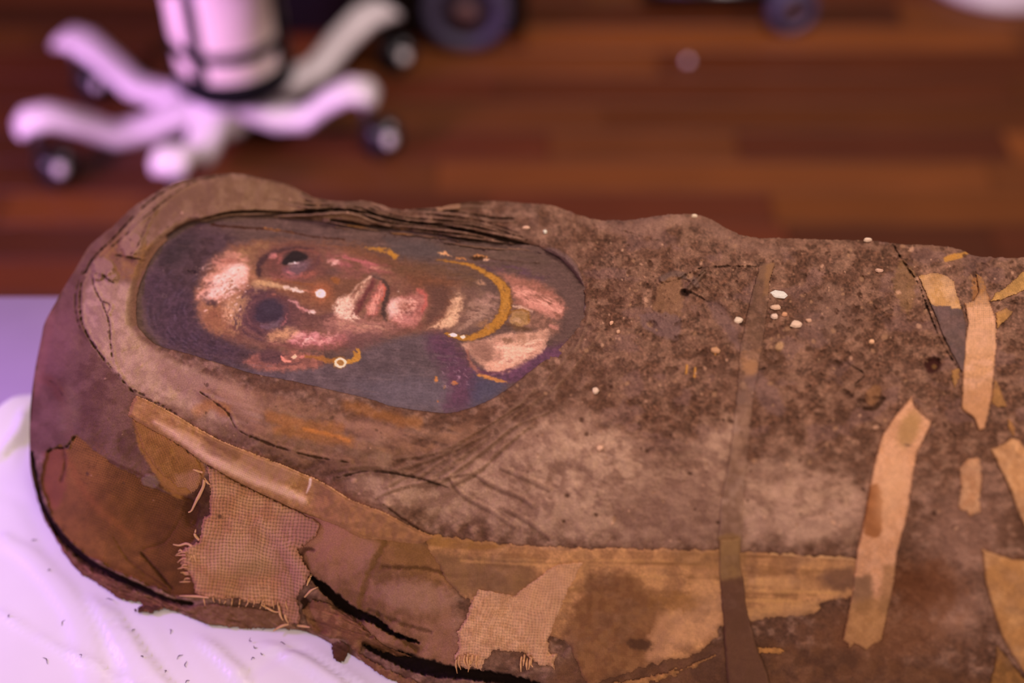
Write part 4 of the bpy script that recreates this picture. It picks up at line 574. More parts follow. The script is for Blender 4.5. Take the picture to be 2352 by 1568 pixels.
def pS2(ly): poly(ly, [(2090,615),(2200,615),(2215,700),(2180,705),(2150,700),(2115,690)], (186, 134, 86), .97, soft=4, jit=6, js=6, c2=(200, 148, 106)); poly(ly, [(2160,640),(2200,650),(2200,685),(2170,680)], (206, 156, 122), .6, soft=14, jit=6)
cloth('bandage_strip', [(2108,632),(2150,625),(2175,632),(2192,645),(2196,665),(2208,700),(2219,740),(2221,800),(2216,860),(2205,850),(2190,820),(2165,770),(2145,720),(2128,680)], (104, 78, 78), 1.1, jit=1.5, js=8, wv=(4.4, 80, 1.5, .16), paint=pS2, c2=(90, 70, 70), edge=4, label='dark grey bandage end with a tan patch')
def pS3(ly): poly(ly, [(2210,600),(2280,600),(2290,690),(2250,700),(2215,700)], (128, 90, 66), .9, soft=8, jit=8, js=6, c2=(156, 104, 62), cs=5); poly(ly, [(2205,690),(2290,680),(2290,800),(2205,800)], (208, 154, 124), .5, soft=20); poly(ly, [(2200,900),(2290,890),(2280,990),(2200,990)], (176, 120, 84), .6, soft=26, jit=6)
cloth('bandage_strip', [(2240,625),(2262,640),(2272,690),(2288,730),(2290,790),(2284,850),(2280,900),(2272,950),(2262,985),(2248,990),(2236,960),(2207,940),(2210,860),(2216,780),(2222,740),(2214,694),(2235,690),(2246,670)], (206, 150, 122), 1.8, dirt=.08, jit=1.5, js=8, wv=(4.6, 88, 1.5, .26), paint=pS3, c2=(192, 138, 104), edge=5, label='pale tan upright bandage strip near the shoulder')
cloth('bandage_strip', [(2222,1052),(2252,1050),(2256,1100),(2250,1150),(2254,1178),(2240,1182),(2225,1190),(2218,1175),(2198,1168),(2205,1120),(2202,1075)], (182, 132, 102), .9, jit=3.5, js=6, wv=(4.6, 88, 1.5, .2), c2=(170, 118, 88), edge=5)
cloth('bandage_strip', [(1650,1236),(1700,1234),(1704,1300),(1712,1340),(1718,1400),(1738,1480),(1762,1540),(1800,1690),(1690,1690),(1672,1600),(1664,1500),(1660,1440),(1654,1380),(1648,1300)], (98, 66, 50), 2.8, jit=2, js=10, wv=(4.4, 3, 1.5, .12), paint=pS1, c2=(86, 56, 42), edge=6, skirt=4, label='dark brown bandage strip crossing over the tan flank band')
S4 = [(2093,908),(2102,935),(2118,950),(2141,968),(2128,1000),(2108,1040),(2098,1090),(2092,1130),(2086,1180),(2072,1230),(2060,1275),(2056,1330),(2046,1380),(2034,1430),(2026,1470),(2005,1482),(1990,1494),(1972,1482),(1962,1478),(1950,1492),(1946,1478),(1934,1470),(1946,1410),(1958,1340),(1968,1260),(1984,1190),(1994,1130),(2008,1060),(2022,1005),(2050,960)]
def pS4(ly):
    ell(ly, 2088, 985, 22, 44, 25, (158, 116, 74), .75, .4, jit=5); ell(ly, 2084, 1022, 8, 3, 10, (96, 66, 52), .8, .4); poly(ly, [(1996,1115),(2018,1110),(2028,1170),(2020,1230),(1986,1228),(1985,1180)], (146, 88, 54), .9, soft=8, jit=5); poly(ly, [(1960,1330),(2000,1320),(2000,1400),(1960,1400)], (118, 84, 64), .8, soft=16, jit=8)
    poly(ly, [(1940,1380),(2050,1380),(2020,1500),(1920,1500)], (164, 116, 76), .8, soft=26, jit=8, c2=(150, 104, 66)); poly(ly, [(2030,1300),(2070,1300),(2050,1400),(2020,1400)], (140, 98, 66), .6, soft=16, jit=6); ell(ly, 2050, 1120, 30, 80, 12, (212, 156, 122), .6, .6)
cloth('bandage_strip', S4, (206, 148, 118), 2.6, dirt=.08, jit=1.8, js=8, wv=(4.8, 100, 1.5, .24), paint=pS4, c2=(196, 138, 106), edge=5, label='long curved tan bandage strip hanging from the breast')
cloth('bandage_strip', [(2272,1030),(2300,1020),(2325,1004),(2340,1008),(2365,1040),(2420,1100),(2420,1260),(2352,1210),(2335,1170),(2318,1120),(2295,1075)], (196, 142, 104), 1.8, jit=2.5, js=8, wv=(4.8, 60, 1.5, .22), c2=(180, 126, 88), edge=5, label='tan bandage strip slanting off at the frame edge')
cloth('bandage_strip', [(2290,1480),(2330,1530),(2400,1610),(2440,1690),(2240,1690),(2262,1600),(2280,1540)], (142, 96, 56), .9, jit=3, js=10, wv=(4.8, 60, 1.5, .2), edge=5)
cloth('bandage_strip', [(2254,1258),(2290,1272),(2330,1284),(2400,1288),(2470,1292),(2470,1680),(2400,1610),(2352,1545),(2322,1500),(2300,1460),(2280,1400),(2262,1340)], (182, 130, 88), 2.2, jit=2, js=10, wv=(5, 20, 1.5, .22), c2=(168, 116, 74), cs=40, edge=6, label='wide tan bandage strip at the lower frame corner')
for p_, c_ in (([(2400,610),(2352,620),(2320,650),(2300,665),(2285,672),(2275,692),(2300,690),(2325,678),(2352,668),(2400,660)], (184, 134, 80)), ([(2286,718),(2310,706),(2330,716),(2312,735),(2290,756)], (170, 120, 72)), ([(2284,865),(2296,885),(2306,912),(2314,934),(2290,936),(2276,925)], (160, 110, 68)), ([(2184,848),(2204,844),(2204,870),(2192,896),(2186,870)], (164, 114, 66)), ([(2312,962),(2322,962),(2334,985),(2330,1005),(2318,990)], (158, 106, 66))):
    cloth('linen_scrap', p_, c_, .5, jit=3, js=6, wv=(4.5, 60, 1.5, .15), edge=4)
# hem folded under the chin of the wrapping
HEM = [(312,906),(340,918),(371,933),(410,955),(448,978),(508,1011),(560,1031),(600,1047),(650,1066),(691,1084),(720,1095),(751,1111),(801,1143),(840,1160),(878,1173),(940,1205),(1006,1236),(960,1250),(829,1236),(780,1210),(737,1193),(700,1180),(668,1168),(600,1136),(531,1102),(462,1060),(416,1026),(370,1000),(348,989),(316,970),(293,955),(300,925)]
HT = [(312,906),(371,933),(448,978),(508,1011),(600,1047),(691,1084),(751,1111),(801,1143),(878,1173),(1006,1234)]; HB = [(293,955),(348,988),(416,1025),(462,1059),(531,1101),(600,1135),(668,1167),(737,1193),(829,1236),(960,1250)]
def ph(ly):
    mid = [((a[0]+b[0])/2, (a[1]+b[1])/2) for a, b in zip(HT, HB)]; stroke(ly, [(a[0]*.35+b[0]*.65, a[1]*.35+b[1]*.65) for a, b in zip(HT, HB)][1:7], [4, 13, 17, 16, 13, 9], (222, 172, 148), .9, soft=16, jit=3, dsp=1.6)  # pale stroke paints the highlight along the lower fold
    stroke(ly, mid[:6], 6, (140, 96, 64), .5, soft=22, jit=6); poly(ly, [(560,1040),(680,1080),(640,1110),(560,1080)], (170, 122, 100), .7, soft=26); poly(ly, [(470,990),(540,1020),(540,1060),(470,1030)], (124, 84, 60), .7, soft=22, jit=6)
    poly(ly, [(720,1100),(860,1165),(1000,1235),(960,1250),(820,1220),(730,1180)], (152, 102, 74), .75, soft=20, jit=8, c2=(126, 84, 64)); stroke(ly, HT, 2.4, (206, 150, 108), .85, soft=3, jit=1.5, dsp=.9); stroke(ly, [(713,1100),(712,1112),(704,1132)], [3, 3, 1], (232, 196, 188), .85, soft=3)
poly(B, [(307,962),(380,1005),(462,1060),(470,1090),(440,1130),(400,1140),(350,1080),(318,1020)], (148, 100, 56), .85, soft=10, jit=6, js=8); 
def pg(ly): stroke(ly, [(330,985),(400,1020),(455,1060)], 10, (164, 110, 66), .5, soft=22); poly(ly, [(400,1090),(470,1080),(460,1140),(420,1150)], (166, 116, 92), .6, soft=16, jit=5)
cloth('linen_scrap', [(300,958),(380,1000),(455,1052),(463,1075),(462,1100),(455,1122),(440,1132),(428,1118),(412,1124),(395,1108),(372,1090),(350,1064),(330,1036),(316,1000)], (146, 98, 54), .9, jit=4, js=7, wv=(5, 68, 2, .35), paint=pg, c2=(132, 86, 46), edge=6)
# burlap
BUR = [(473,1066),(500,1078),(531,1098),(600,1132),(668,1164),(720,1190),(738,1204),(726,1232),(702,1250),(686,1262),(700,1290),(716,1318),(706,1336),(696,1350),(684,1372),(690,1410),(688,1440),(676,1430),(664,1440),(656,1420),(646,1404),(640,1388),(620,1398),(602,1386),(575,1386),(545,1376),(500,1378),(478,1374),(446,1362),(442,1330),(430,1312),(412,1293),(420,1278),(415,1262),(438,1250),(456,1242),(462,1215),(464,1190),(482,1178),(480,1150),(482,1126),(478,1100)]
def pu(ly):
    poly(ly, [(640,1180),(760,1215),(780,1240),(700,1262),(672,1270),(716,1320),(690,1440),(650,1420),(640,1330),(620,1260)], (172, 118, 104), .85, soft=40, jit=12, js=20, c2=(158, 106, 90)); poly(ly, [(480,1230),(600,1240),(630,1290),(560,1320),(480,1300)], (184, 138, 108), .6, soft=50, jit=12); poly(ly, [(690,1170),(800,1210),(800,1250),(720,1270),(690,1230)], (156, 106, 88), .95, soft=40, jit=10); ell(ly, 590, 1305, 44, 20, 0, (148, 112, 74), .45, .6); ell(ly, 510, 1340, 60, 30, 0, (148, 104, 62), .5, .6); ell(ly, 505, 1186, 5, 4, 0, (84, 56, 40), .8)
    stroke(ly, [(480,1070),(560,1112),(660,1160),(740,1196)], 6, (112, 78, 52), .6, soft=22, dsp=-1.2); stroke(ly, [(600,1200),(660,1260),(700,1330)], 10, (190, 138, 118), .35, soft=26, dsp=1.5); stroke(ly, [(640,1270),(670,1330),(676,1400)], 5, (140, 96, 76), .4, soft=14, dsp=-.8)
bu, bud = cloth('open_weave_cloth', BUR, (184, 132, 96), 2.6, jit=4.5, js=5, wv=(7.6, 96, 2.6, .52), paint=pu, c2=(168, 114, 80), cs=30, step=1.6, edge=5, dirt=.10, label='torn tan open-weave linen hanging at the side of the head', flat=.9)
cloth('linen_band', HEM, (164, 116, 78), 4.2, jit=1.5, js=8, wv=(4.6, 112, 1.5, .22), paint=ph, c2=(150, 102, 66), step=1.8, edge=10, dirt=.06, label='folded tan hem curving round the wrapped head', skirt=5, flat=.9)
TH = [([(447,1258),(438,1252),(428,1248),(412,1252),(398,1250)], 4.5), ([(470,1100),(466,1120),(452,1148),(440,1172),(433,1176)], 6), ([(480,1372),(450,1369),(412,1368)], 4), ([(458,1240),(448,1228),(450,1215)], 5), ([(664,1432),(645,1438),(628,1448)], 5), ([(684,1436),(700,1438),(712,1440)], 5), ([(420,1268),(414,1262),(410,1266)], 4), ([(446,1262),(440,1276),(436,1285)], 4), ([(466,1085),(456,1082),(444,1078)], 4), ([(470,1098),(478,1110),(484,1112)], 4), ([(600,1388),(630,1404),(645,1404)], 4), ([(715,1320),(708,1335),(705,1345)], 5), ([(700,1370),(715,1355),(730,1348)], 4), ([(452,1250),(445,1268),(450,1290)], 4), ([(640,1390),(644,1412),(650,1424)], 5), ([(655,1400),(656,1418),(662,1430)], 5)]
for k, (p_, r_) in enumerate(TH): thread('loose_thread', p_, r_, (190, 142, 104), bu, (1.5, 3.0), None, k)
for k in range(22):
    t = (k+RS.rand()*.9)/22; x0 = 416+t*30 if k < 9 else 470+(t-.42)*340; y0 = 1262+t*200 if k < 9 else 1378+(t-.5)*20; dx, dy = (-3-RS.rand()*16, RS.rand()*22-9) if k < 9 else (RS.rand()*12-6, 3+RS.rand()*12)
    thread('loose_thread', [(x0+10*(k < 9), y0-8*(k >= 9)), (x0, y0), (x0+dx, y0+dy)], 3, (184, 136, 94), bu, (1.2, 2), bud, k)
# ragged under-layer at the edge, below the gap, with its torn ends
LOW = [(72,1075),(82,1100),(92,1150),(108,1190),(148,1248),(202,1296),(258,1326),(318,1352),(378,1380),(430,1390),(480,1384),(560,1392),(640,1404),(690,1446),(640,1444),(560,1444),(480,1434),(420,1407),(380,1398),(335,1407),(318,1402),(330,1390),(322,1384),(300,1382),(270,1374),(240,1350),(205,1330),(190,1322),(160,1290),(128,1240),(98,1185),(80,1125)]
def pl(ly):
    for k in range(60):
        i = RS.randint(2, 12); a = LOW[i]; stroke(ly, [(a[0]-10, a[1]+RS.rand()*26), (a[0]+30, a[1]+16+RS.rand()*26), (a[0]+90, a[1]+40+RS.rand()*26)], [.8, 1.6, .6], (140, 92, 72) if k % 2 else (58, 32, 22), .5, soft=3, jit=4, js=10, dsp=.5 if k % 2 else -.5)
    poly(ly, [(400,1385),(700,1400),(700,1450),(480,1440)], (98, 66, 46), .7, soft=16, jit=10, c2=(120, 84, 64), cs=8)
cloth('ragged_underlayer', LOW, (106, 68, 50), 1.4, jit=4.5, js=6, paint=pl, c2=(88, 52, 36), cs=14, edge=6, label='ragged dark brown cloth edge resting on the plastic', flat=.5)
def pe(ly):
    for k in range(30): y0 = RS.rand()*60; stroke(ly, [(700+RS.rand()*150, 1370+y0), (860+RS.rand()*60, 1440+y0*.8), (960, 1530)], 1.4, (150, 98, 68) if k % 2 else (70, 40, 26), .45, soft=3, jit=4, js=14, dsp=.5 if k % 2 else -.6)
cloth('torn_linen', [(716,1375),(760,1385),(810,1412),(850,1450),(880,1478),(930,1500),(960,1512),(900,1505),(860,1490),(835,1480),(828,1500),(880,1530),(960,1566),(1000,1600),(930,1576),(880,1555),(846,1530),(815,1500),(790,1470),(760,1466),(715,1452),(690,1400)], (130, 88, 60), 1.8, jit=5, js=7, paint=pe, c2=(108, 68, 46), edge=6, label='torn brown linen folds at the lower edge', flat=.4, wv=(4, 20, 2, .15))
cloth('torn_linen', [(762,1478),(785,1470),(806,1486),(802,1504),(790,1520),(775,1522),(764,1508)], (74, 42, 28), 1.2, jit=6, js=5, edge=5, flat=.3)
cloth('torn_linen', [(310,1404),(330,1388),(366,1384),(392,1392),(372,1400),(345,1410),(334,1404),(322,1408)], (74, 44, 34), 1.6, jit=5, js=4, edge=4, flat=.3)
# ------------------------------------------------------------------ shroud mesh: columns along the body, rows from far outline to near outline, closed at the back
PAL[0] = np.array([1.14, .86, .72])
ucol = np.concatenate([68+np.cumsum(np.r_[0, np.linspace(.25, 2.0, 60)]), []]); ucol = np.concatenate([ucol, np.arange(ucol[-1]+2.0, 2478, 2.0)]); nu = len(ucol); NR = 560
ot = np.argsort(TOP[:, 0]); ob = np.argsort(BOT[:, 0]); vt = np.interp(ucol, TOP[ot, 0], TOP[ot, 1]); vb = np.interp(ucol, BOT[ob, 0], BOT[ob, 1])
vt = vt+(fbm(ucol/9, ucol*0+3, 3, 6)-.5)*4*smooth(130, 260, ucol)+(fbm(ucol/3, ucol*0+9, 2, 6)-.5)*2.5*smooth(600, 900, ucol); vb = vb+(fbm(ucol/8, ucol*0+5, 3, 9)-.5)*7*smooth(150, 240, ucol)
vb = np.maximum(vb, vt+3); tt = np.linspace(0, 1, NR)[:, None]; Vg = vt[None]*(1-tt)+vb[None]*tt; Ug = np.broadcast_to(ucol[None], Vg.shape).copy()
Pg = pos(Ug, Vg, bil(B.dsp, Ug, Vg)*smooth(0, .012, tt)); bad = Pg[..., 2] < TZ+SH+.0003; a_, b_, c_ = ray(Ug, Vg); kf = (CZ-TZ-SH-.0003)/(-c_); Pf = np.stack([a_*kf, b_*kf, CZ+c_*kf], -1); Pg = np.where(bad[..., None], Pf, Pg); Cg = alb(bil(B.col, Ug, Vg)); FLOORZ = TZ+SH+.0002
# back: quarter turn away from the sight line, then down to the table
du = np.gradient(ucol); tn = np.stack([np.gradient(ucol), np.gradient(blur(vt[None].astype(np.float32), 6)[0])], -1); tn /= np.linalg.norm(tn, axis=1)[:, None]; nx, ny = tn[:, 1], -tn[:, 0]
R3 = np.array([1, 0, 0.]); U3 = np.array([0, math.sin(PITCH), math.cos(PITCH)]); n3 = nx[:, None]*R3-ny[:, None]*U3; C0 = np.array([0, 0, CZ]); P0 = Pg[0]; dd = P0-C0; dd /= np.linalg.norm(dd, axis=1)[:, None]
back = []; rr = np.interp(ucol, [68, 140, 300, 2480], [.012, .03, .06, .07])[:, None]
for th in np.radians([12, 26, 42, 60, 78]): back.append(P0+rr*(math.sin(th)*dd-(1-math.cos(th))*n3))
last = back[-1].copy(); last[:, 2] = FLOORZ; last[:, 1] -= .01; back.append(last); back = [np.c_[b[:, :2], np.maximum(b[:, 2], FLOORZ)] for b in back]
P_all = np.concatenate([np.stack(back[::-1]), Pg]); C_all = np.concatenate([np.broadcast_to(alb((104, 76, 66)), (len(back), nu, 3)), Cg])
foot = P_all[-1].copy(); foot[:, 2] = FLOORZ; foot[:, 1] = np.maximum(foot[:, 1]-.001, foot[:, 1]); P_all = np.concatenate([P_all, foot[None]]); C_all = np.concatenate([C_all, C_all[-1:]*.7])
# the rest of the body beyond the frame
ex = np.array([.01, .03, .08, .16, .28, .42, .56, .70, .82, .86, .87]); pr = P_all[:, -1]; cen = pr.mean(0); cen[2] = FLOORZ; E_ = []
for e in ex:
    s = np.interp(e, [0, .3, .7, .82, .87], [1, .86, .62, .66, .02]); q = cen+(pr-cen)*np.array([1, s, s]); q[:, 0] = pr[:, 0]+e; E_.append(q)
Eg = np.stack(E_, 1); P_all = np.concatenate([P_all, Eg], 1); C_all = np.concatenate([C_all, np.repeat(C_all[:, -1:], len(ex), 1)], 1)
R_, N_ = P_all.shape[:2]; ii = (np.arange(R_-1)[:, None]*N_+np.arange(N_-1)[None]); quads = np.stack([ii, ii+N_, ii+N_+1, ii+1], -1).reshape(-1, 4)
shroud = link('linen_shroud', np_mesh('linen_shroud', P_all.reshape(-1, 3), quads, C_all.reshape(-1, 3)), M_shroud, mummy)
# portrait board: reaches under the wrappings on every side
sl, m, sd, x, y = polymask(PANEL, 2, 0, 10, True, 0); pd = box(PSL[1].start-22, PSL[0].start-22, PSL[1].stop+22, PSL[0].stop+22); xx, yy = coords(pd)
s2, m2, sd2, _, _ = polymask(PANEL, 2, 0, 10, True, 17); xq = (xx-320)/1020; dep = -7.0+4.6*smooth(.72, 1.0, xq)-1.2*smooth(.75, 1, (yy-500)/450)
DP = np.full((HH, W), -7., np.float32); DP[pd] = dep; DP[:] = blur(DP, 5)
def dpanel(u, v): return bil(DP, u, v)+bil(Q.dsp, u, v)
edge_c = Q.col[psl].copy()
GAM[0] = 1.05; PAL[0] = np.array([1.22, .96, .86]); panel = grid_patch('portrait_panel', s2, m2, dpanel, Q.col, 1.5, M_wax, mummy, 2.5); panel['label'] = 'painted wooden portrait of a woman with gold necklace and earring'
GAM[0] = 1.0; PAL[0] = np.array([1.14, .86, .72])
for ch in list(mummy.children):
    ch.matrix_parent_inverse = mummy.matrix_world.inverted() if False else Matrix.Translation(-Vector(mummy.location))
# ------------------------------------------------------------------ loose bits lying on the breast
M_plas = mat('plaster_flake', .7, .1, 900, .2, 900, .3)
def flake(u, v, w0, h0, t, c, label, group=None, name='plaster_flake', cat='flake', rot=0, kk=7, lift=.6):
    rn = np.random.RandomState(int(u*7+v)); bm = bmesh.new(); c0 = Vector(pos(np.array([float(u)]), np.array([float(v)]), np.array([bil(BL, np.array([float(u)]), np.array([float(v)]))[0]+lift]))[0])
    e = 12.; px_ = [Vector(pos(np.array([float(u)+a]), np.array([float(v)+b]), np.array([0.]))[0]) for a, b in ((e, 0), (0, e), (0, 0))]; ax = (px_[0]-px_[2]).normalized(); ay = (px_[1]-px_[2]); ay = (ay-ax*ay.dot(ax)).normalized(); nz = ax.cross(ay); nz = nz if nz.z > 0 else -nz
    sc = .00028; ca, sa = math.cos(math.radians(rot)), math.sin(math.radians(rot)); rng = []
    for lay, (s_, z_) in enumerate(((.85, -.3), (1, .1), (.8, .8), (.35, 1.0))):
        ring = []
        for i in range(kk):
            a = 2*math.pi*i/kk; r = (.8+.4*rn.rand()) if lay == 0 else None; rng.append(r) if lay == 0 else None; r = rng[i]*s_*(.95+.1*rn.rand()); X = r*math.cos(a)*w0/2; Y = r*math.sin(a)*h0/2*1.35; ring.append(bm.verts.new(c0+ax*(X*ca-Y*sa)*sc+ay*(X*sa+Y*ca)*sc+nz*z_*t*.001))
        if lay: [bm.faces.new((pr_[i], pr_[(i+1) % kk], ring[(i+1) % kk], ring[i])) for i in range(kk)]
        else: bm.faces.new(ring)
        pr_ = ring
    bm.faces.new(pr_); me = bpy.data.meshes.new(name); bmesh.ops.recalc_face_normals(bm, faces=bm.faces); bm.to_mesh(me); bm.free(); at_ = me.color_attributes.new('Col', 'FLOAT_COLOR', 'POINT'); at_.data.foreach_set('color', np.tile(np.r_[alb(c), 1.], len(me.vertices)).astype(np.float32))
    o = link(name, me, M_plas); tag(o, label, cat, group); return o
G = 'small plaster crumbs lying on the breast'
flake(1790, 677, 44, 20, 1.6, (240, 214, 206), 'largest white plaster flake, beside the narrow grey bandage strip', G, rot=12, kk=6); flake(1781, 706, 26, 12, 1.4, (200, 164, 148), 'flat pinkish crumb just below the largest white flake', G); flake(1778, 727, 18, 12, 1.6, (216, 178, 170), 'small rounded pale crumb, lowest of those by the grey strip', G)
flake(1802, 722, 14, 10, 1.4, (190, 138, 112), 'small tan crumb right of the pale rounded one', G); flake(1828, 745, 28, 18, 1.8, (212, 176, 164), 'pale crumb standing alone right of the crumb cluster', G); flake(1695, 736, 20, 16, 1.6, (220, 184, 172), 'white crumb on the head side of the narrow grey strip', G, rot=40); flake(1858, 736, 14, 8, 1, (190, 146, 128), 'tiny pale crumb beyond the one standing alone', G)
flake(1595, 497, 18, 8, 1.6, (224, 186, 172), 'white crumb on the far ridge of the shoulder', G); flake(1992, 552, 22, 8, 1.8, (214, 180, 168), 'pale crumb on the far silhouette above the dark crack', G); flake(1252, 533, 14, 9, 1.5, (240, 208, 196), 'bright white crumb near the portrait top corner', G, rot=50); flake(1208, 523, 18, 8, 1.2, (206, 164, 148), 'pale crumb left of the bright white crumb', G); flake(1368, 897, 14, 14, 1.6, (214, 178, 166), 'round pale crumb below the foot of the portrait', G); flake(1420, 762, 10, 8, 1.2, (196, 152, 132), 'small crumb right of the portrait foot', G); flake(2002, 785, 14, 9, 1.3, (220, 160, 132), 'orange-pink crumb on the open dirt right of the breast', G); flake(2018, 622, 20, 10, 1.4, (190, 150, 138), 'pale crumb above the yellow streak in the dirt', G); flake(1643, 805, 22, 14, 1.5, (178, 132, 104), 'tan crumb left of the narrow grey strip', G)
flake(1378, 1028, 16, 9, 1.3, (210, 164, 146), 'pale crumb on the dusty lower breast', G); flake(1405, 742, 9, 9, 1.2, (210, 160, 140), 'tiny pink crumb right of the portrait edge', G)
PAL[0] = np.array([1., 1., 1.])
# ================================================================== plastic sheet, table, fibres
M_plastic = mat('white_plastic_sheet', .42, .015, 30, .06, 40, .4, coat=.25); M_tab = mat('lilac_white_laminate', .35, .03, 20, 0, 40, .4, base=lin((206, 196, 206)))
SD = Layer(); SD.col = None
def sfold(pts, wd, d, jit=4): 
    stroke(SD, pts, wd, None, soft=max(10, min(wd)*1.2 if isinstance(wd, list) else wd*1.2), jit=jit, js=30, dsp=d)
SD.col = None
for pts, wd, d in (([(150,1270),(230,1400),(330,1580)], [6, 14, 20], 2.2), ([(240,1370),(300,1470),(390,1600)], [5, 12, 18], 2.6), ([(360,1410),(400,1480),(470,1600)], [4, 10, 16], -1.6), ([(0,1405),(120,1480),(250,1545),(350,1600)], [4, 6, 5, 4], 1.6), ([(420,1420),(480,1480),(560,1560)], [6, 14, 16], 2), ([(520,1450),(620,1480),(760,1560),(800,1600)], [5, 12, 14, 14], 2.4), ([(640,1450),(740,1500),(860,1590)], [5, 8, 8], 1.6), ([(0,1130),(60,1160),(110,1260)], [8, 14, 8], -1.4), ([(10,1240),(90,1300),(180,1420),(220,1580)], [16, 24, 30, 30], 1.4), ([(-10,1060),(40,1010),(70,950)], [6, 8, 8], 3), ([(560,1560),(640,1500),(700,1490)], [6, 10, 6], -1.2)): sfold(pts, wd, d)
xs = np.arange(-.75, 1.75, .004); xs = xs[(xs < .1)]; ys = np.arange(.18, .86, .0035); XS, YS = np.meshgrid(np.r_[xs, np.arange(.1, 1.8, .03)], ys)
far_e = np.interp(XS, [-.75, -.425, -.412, -.395, -.37, -.2, 1.8], [.757, .757, .760, .79, .80, .82, .84])+.002*np.sin(XS*60)
tq = (YS-.18)/(.86-.18); YS = .18+tq*(far_e-.18); kk_ = CZ-TZ-.002; den = (YS*math.sin(PITCH)+0)  # project each point to find its fold
fw = YS*math.cos(PITCH)+kk_*math.sin(PITCH); us_ = 1176+FPX*XS/fw; vs2 = 784-FPX*(YS*math.sin(PITCH)-kk_*math.cos(PITCH))/fw
inn = (us_ > 0) & (us_ < W-2) & (vs2 > 0) & (vs2 < HH-2); fo = np.where(inn, bil(SD.dsp, us_, vs2), 0.); fo = fo*smooth(.0, .03, YS-.18)
mb = np.interp(us_, BOT[np.argsort(BOT[:, 0]), 0], BOT[np.argsort(BOT[:, 0]), 1]); under = (us_ > 66) & (vs2 < mb+26); fo = np.where(under, 0., fo*smooth(26, 60, np.where(us_ > 66, vs2-mb, 99)))
ZS = TZ+.0015+.0018*np.maximum(fo, -.35)+.0006*fbm(XS*30, YS*22, 3, 3)
bump = np.exp(-((XS+.408)/.03)**2)*smooth(.70, .775, YS)*.010*(1-smooth(.78, .80, YS)*.9); ZS = ZS+bump*(XS < -.38)
shp = XS.shape; i_ = (np.arange(shp[0]-1)[:, None]*shp[1]+np.arange(shp[1]-1)[None]); qs = np.stack([i_, i_+1, i_+shp[1]+1, i_+shp[1]], -1).reshape(-1, 4); VS = np.stack([XS, YS, ZS], -1).reshape(-1, 3)
sheet = link('plastic_sheet', np_mesh('plastic_sheet', VS, qs, np.tile(alb((222, 226, 192)), (len(VS), 1))), M_plastic)
so = sheet.modifiers.new('thickness', 'SOLIDIFY'); so.thickness = .0004; so.offset = -1
tag(sheet, 'white creased plastic sheet spread under the mummy', 'plastic sheet')
tbl = bpy.data.objects.new('examination_table', None); COL.objects.link(tbl); tbl.location = (.4, .55, 0); tag(tbl, 'pale lilac-white table carrying the mummy and plastic sheet', 'table')
bm_obj('tabletop', rbox((0, -.02, TZ-.02), (2.6, .78, .04), .006), M_tab, tbl); bm_obj('apron', rbox((0, -.02, TZ-.075), (2.4, .62, .06), .004), M_tab, tbl)
for sx in (-1.1, 1.1):
    for sy in (-.3, .26): bm_obj('leg', rbox((sx, sy, .345), (.06, .06, .69), .006), M_tab, tbl)
M_fib = mat('dark_fibre', .9, .1, 500, 0, 10, .1)
FB = [(143,1426,10,-60,'short thick dark fibre left of the ragged cloth tip'), (104,1512,16,40,'longest dark fibre, near the lower left of the sheet'), (411,1502,12,-40,'curled dark fibre right of the beige fold'), (425,1520,10,80,'small hooked dark fibre below the curled one'), (428,1561,10,-40,'dark fibre at the bottom edge below the hooked one'), (391,1445,8,60,'tiny bent fibre close under the mummy edge'), (305,1443,6,-60,'tiny straight fibre below the torn brown tip'), (188,1511,6,45,'tiny fibre lying on the long diagonal crease'), (113,1310,6,0,'faint brown speck high on the violet part of the sheet'), (77,1236,10,-30,'faint brown shred on the violet part of the sheet'), (606,1439,8,-70,'small dark fibre directly under the open-weave cloth'), (585,1483,8,20,'small dark fibre in the middle of the sheet below the cloth'), (580,1508,7,-20,'small dark shred below the middle fibre'), (650,1478,8,-25,'pale brown fibre on the fold right of the middle'), (600,1498,5,5,'tiny speck right of the middle fibres'), (328,1512,5,50,'tiny brown speck between the two broad folds'), (379,1537,4,60,'tiny dark speck near the bottom between folds'), (252,1376,12,-25,'loose dark fibre sticking out beside the ragged edge'), (575,1470,4,70,'minute speck just below the mummy edge'), (21,1415,5,60,'tiny brown speck near the left frame edge')]
for k, (u, v, L_, an, lb) in enumerate(FB):
    c0 = at(u, v, TZ+.0042); a = math.radians(an); n = 9; s_ = .00019*L_; t = np.linspace(-1, 1, n); ph = RS.rand()*6; X = c0.x+s_*t*math.cos(a)+.0006*np.sin(t*3+ph)*math.sin(a); Y = c0.y-s_*1.3*t*math.sin(a)+.0007*np.sin(t*3+ph)*math.cos(a)
    fx_ = 1176+FPX*X/((Y*math.cos(PITCH)+kk_*math.sin(PITCH))); fv_ = 784-FPX*(Y*math.sin(PITCH)-kk_*math.cos(PITCH))/(Y*math.cos(PITCH)+kk_*math.sin(PITCH)); Z = TZ+.0016+.0018*np.maximum(bil(SD.dsp, fx_, fv_), -.35)+.0006*fbm(X*30, Y*22, 3, 3)+.0004+.0006*(1-t*t)*.5
    V_, Q_ = tube(np.stack([X, Y, Z], -1), [.0001, .0003, .0001], 5); o = link('dark_fibre', np_mesh('dark_fibre', V_, Q_, np.tile(alb((72, 42, 50)), (len(V_), 1))), M_fib); tag(o, lb, 'fibre', 'dark fibres scattered on the plastic sheet')
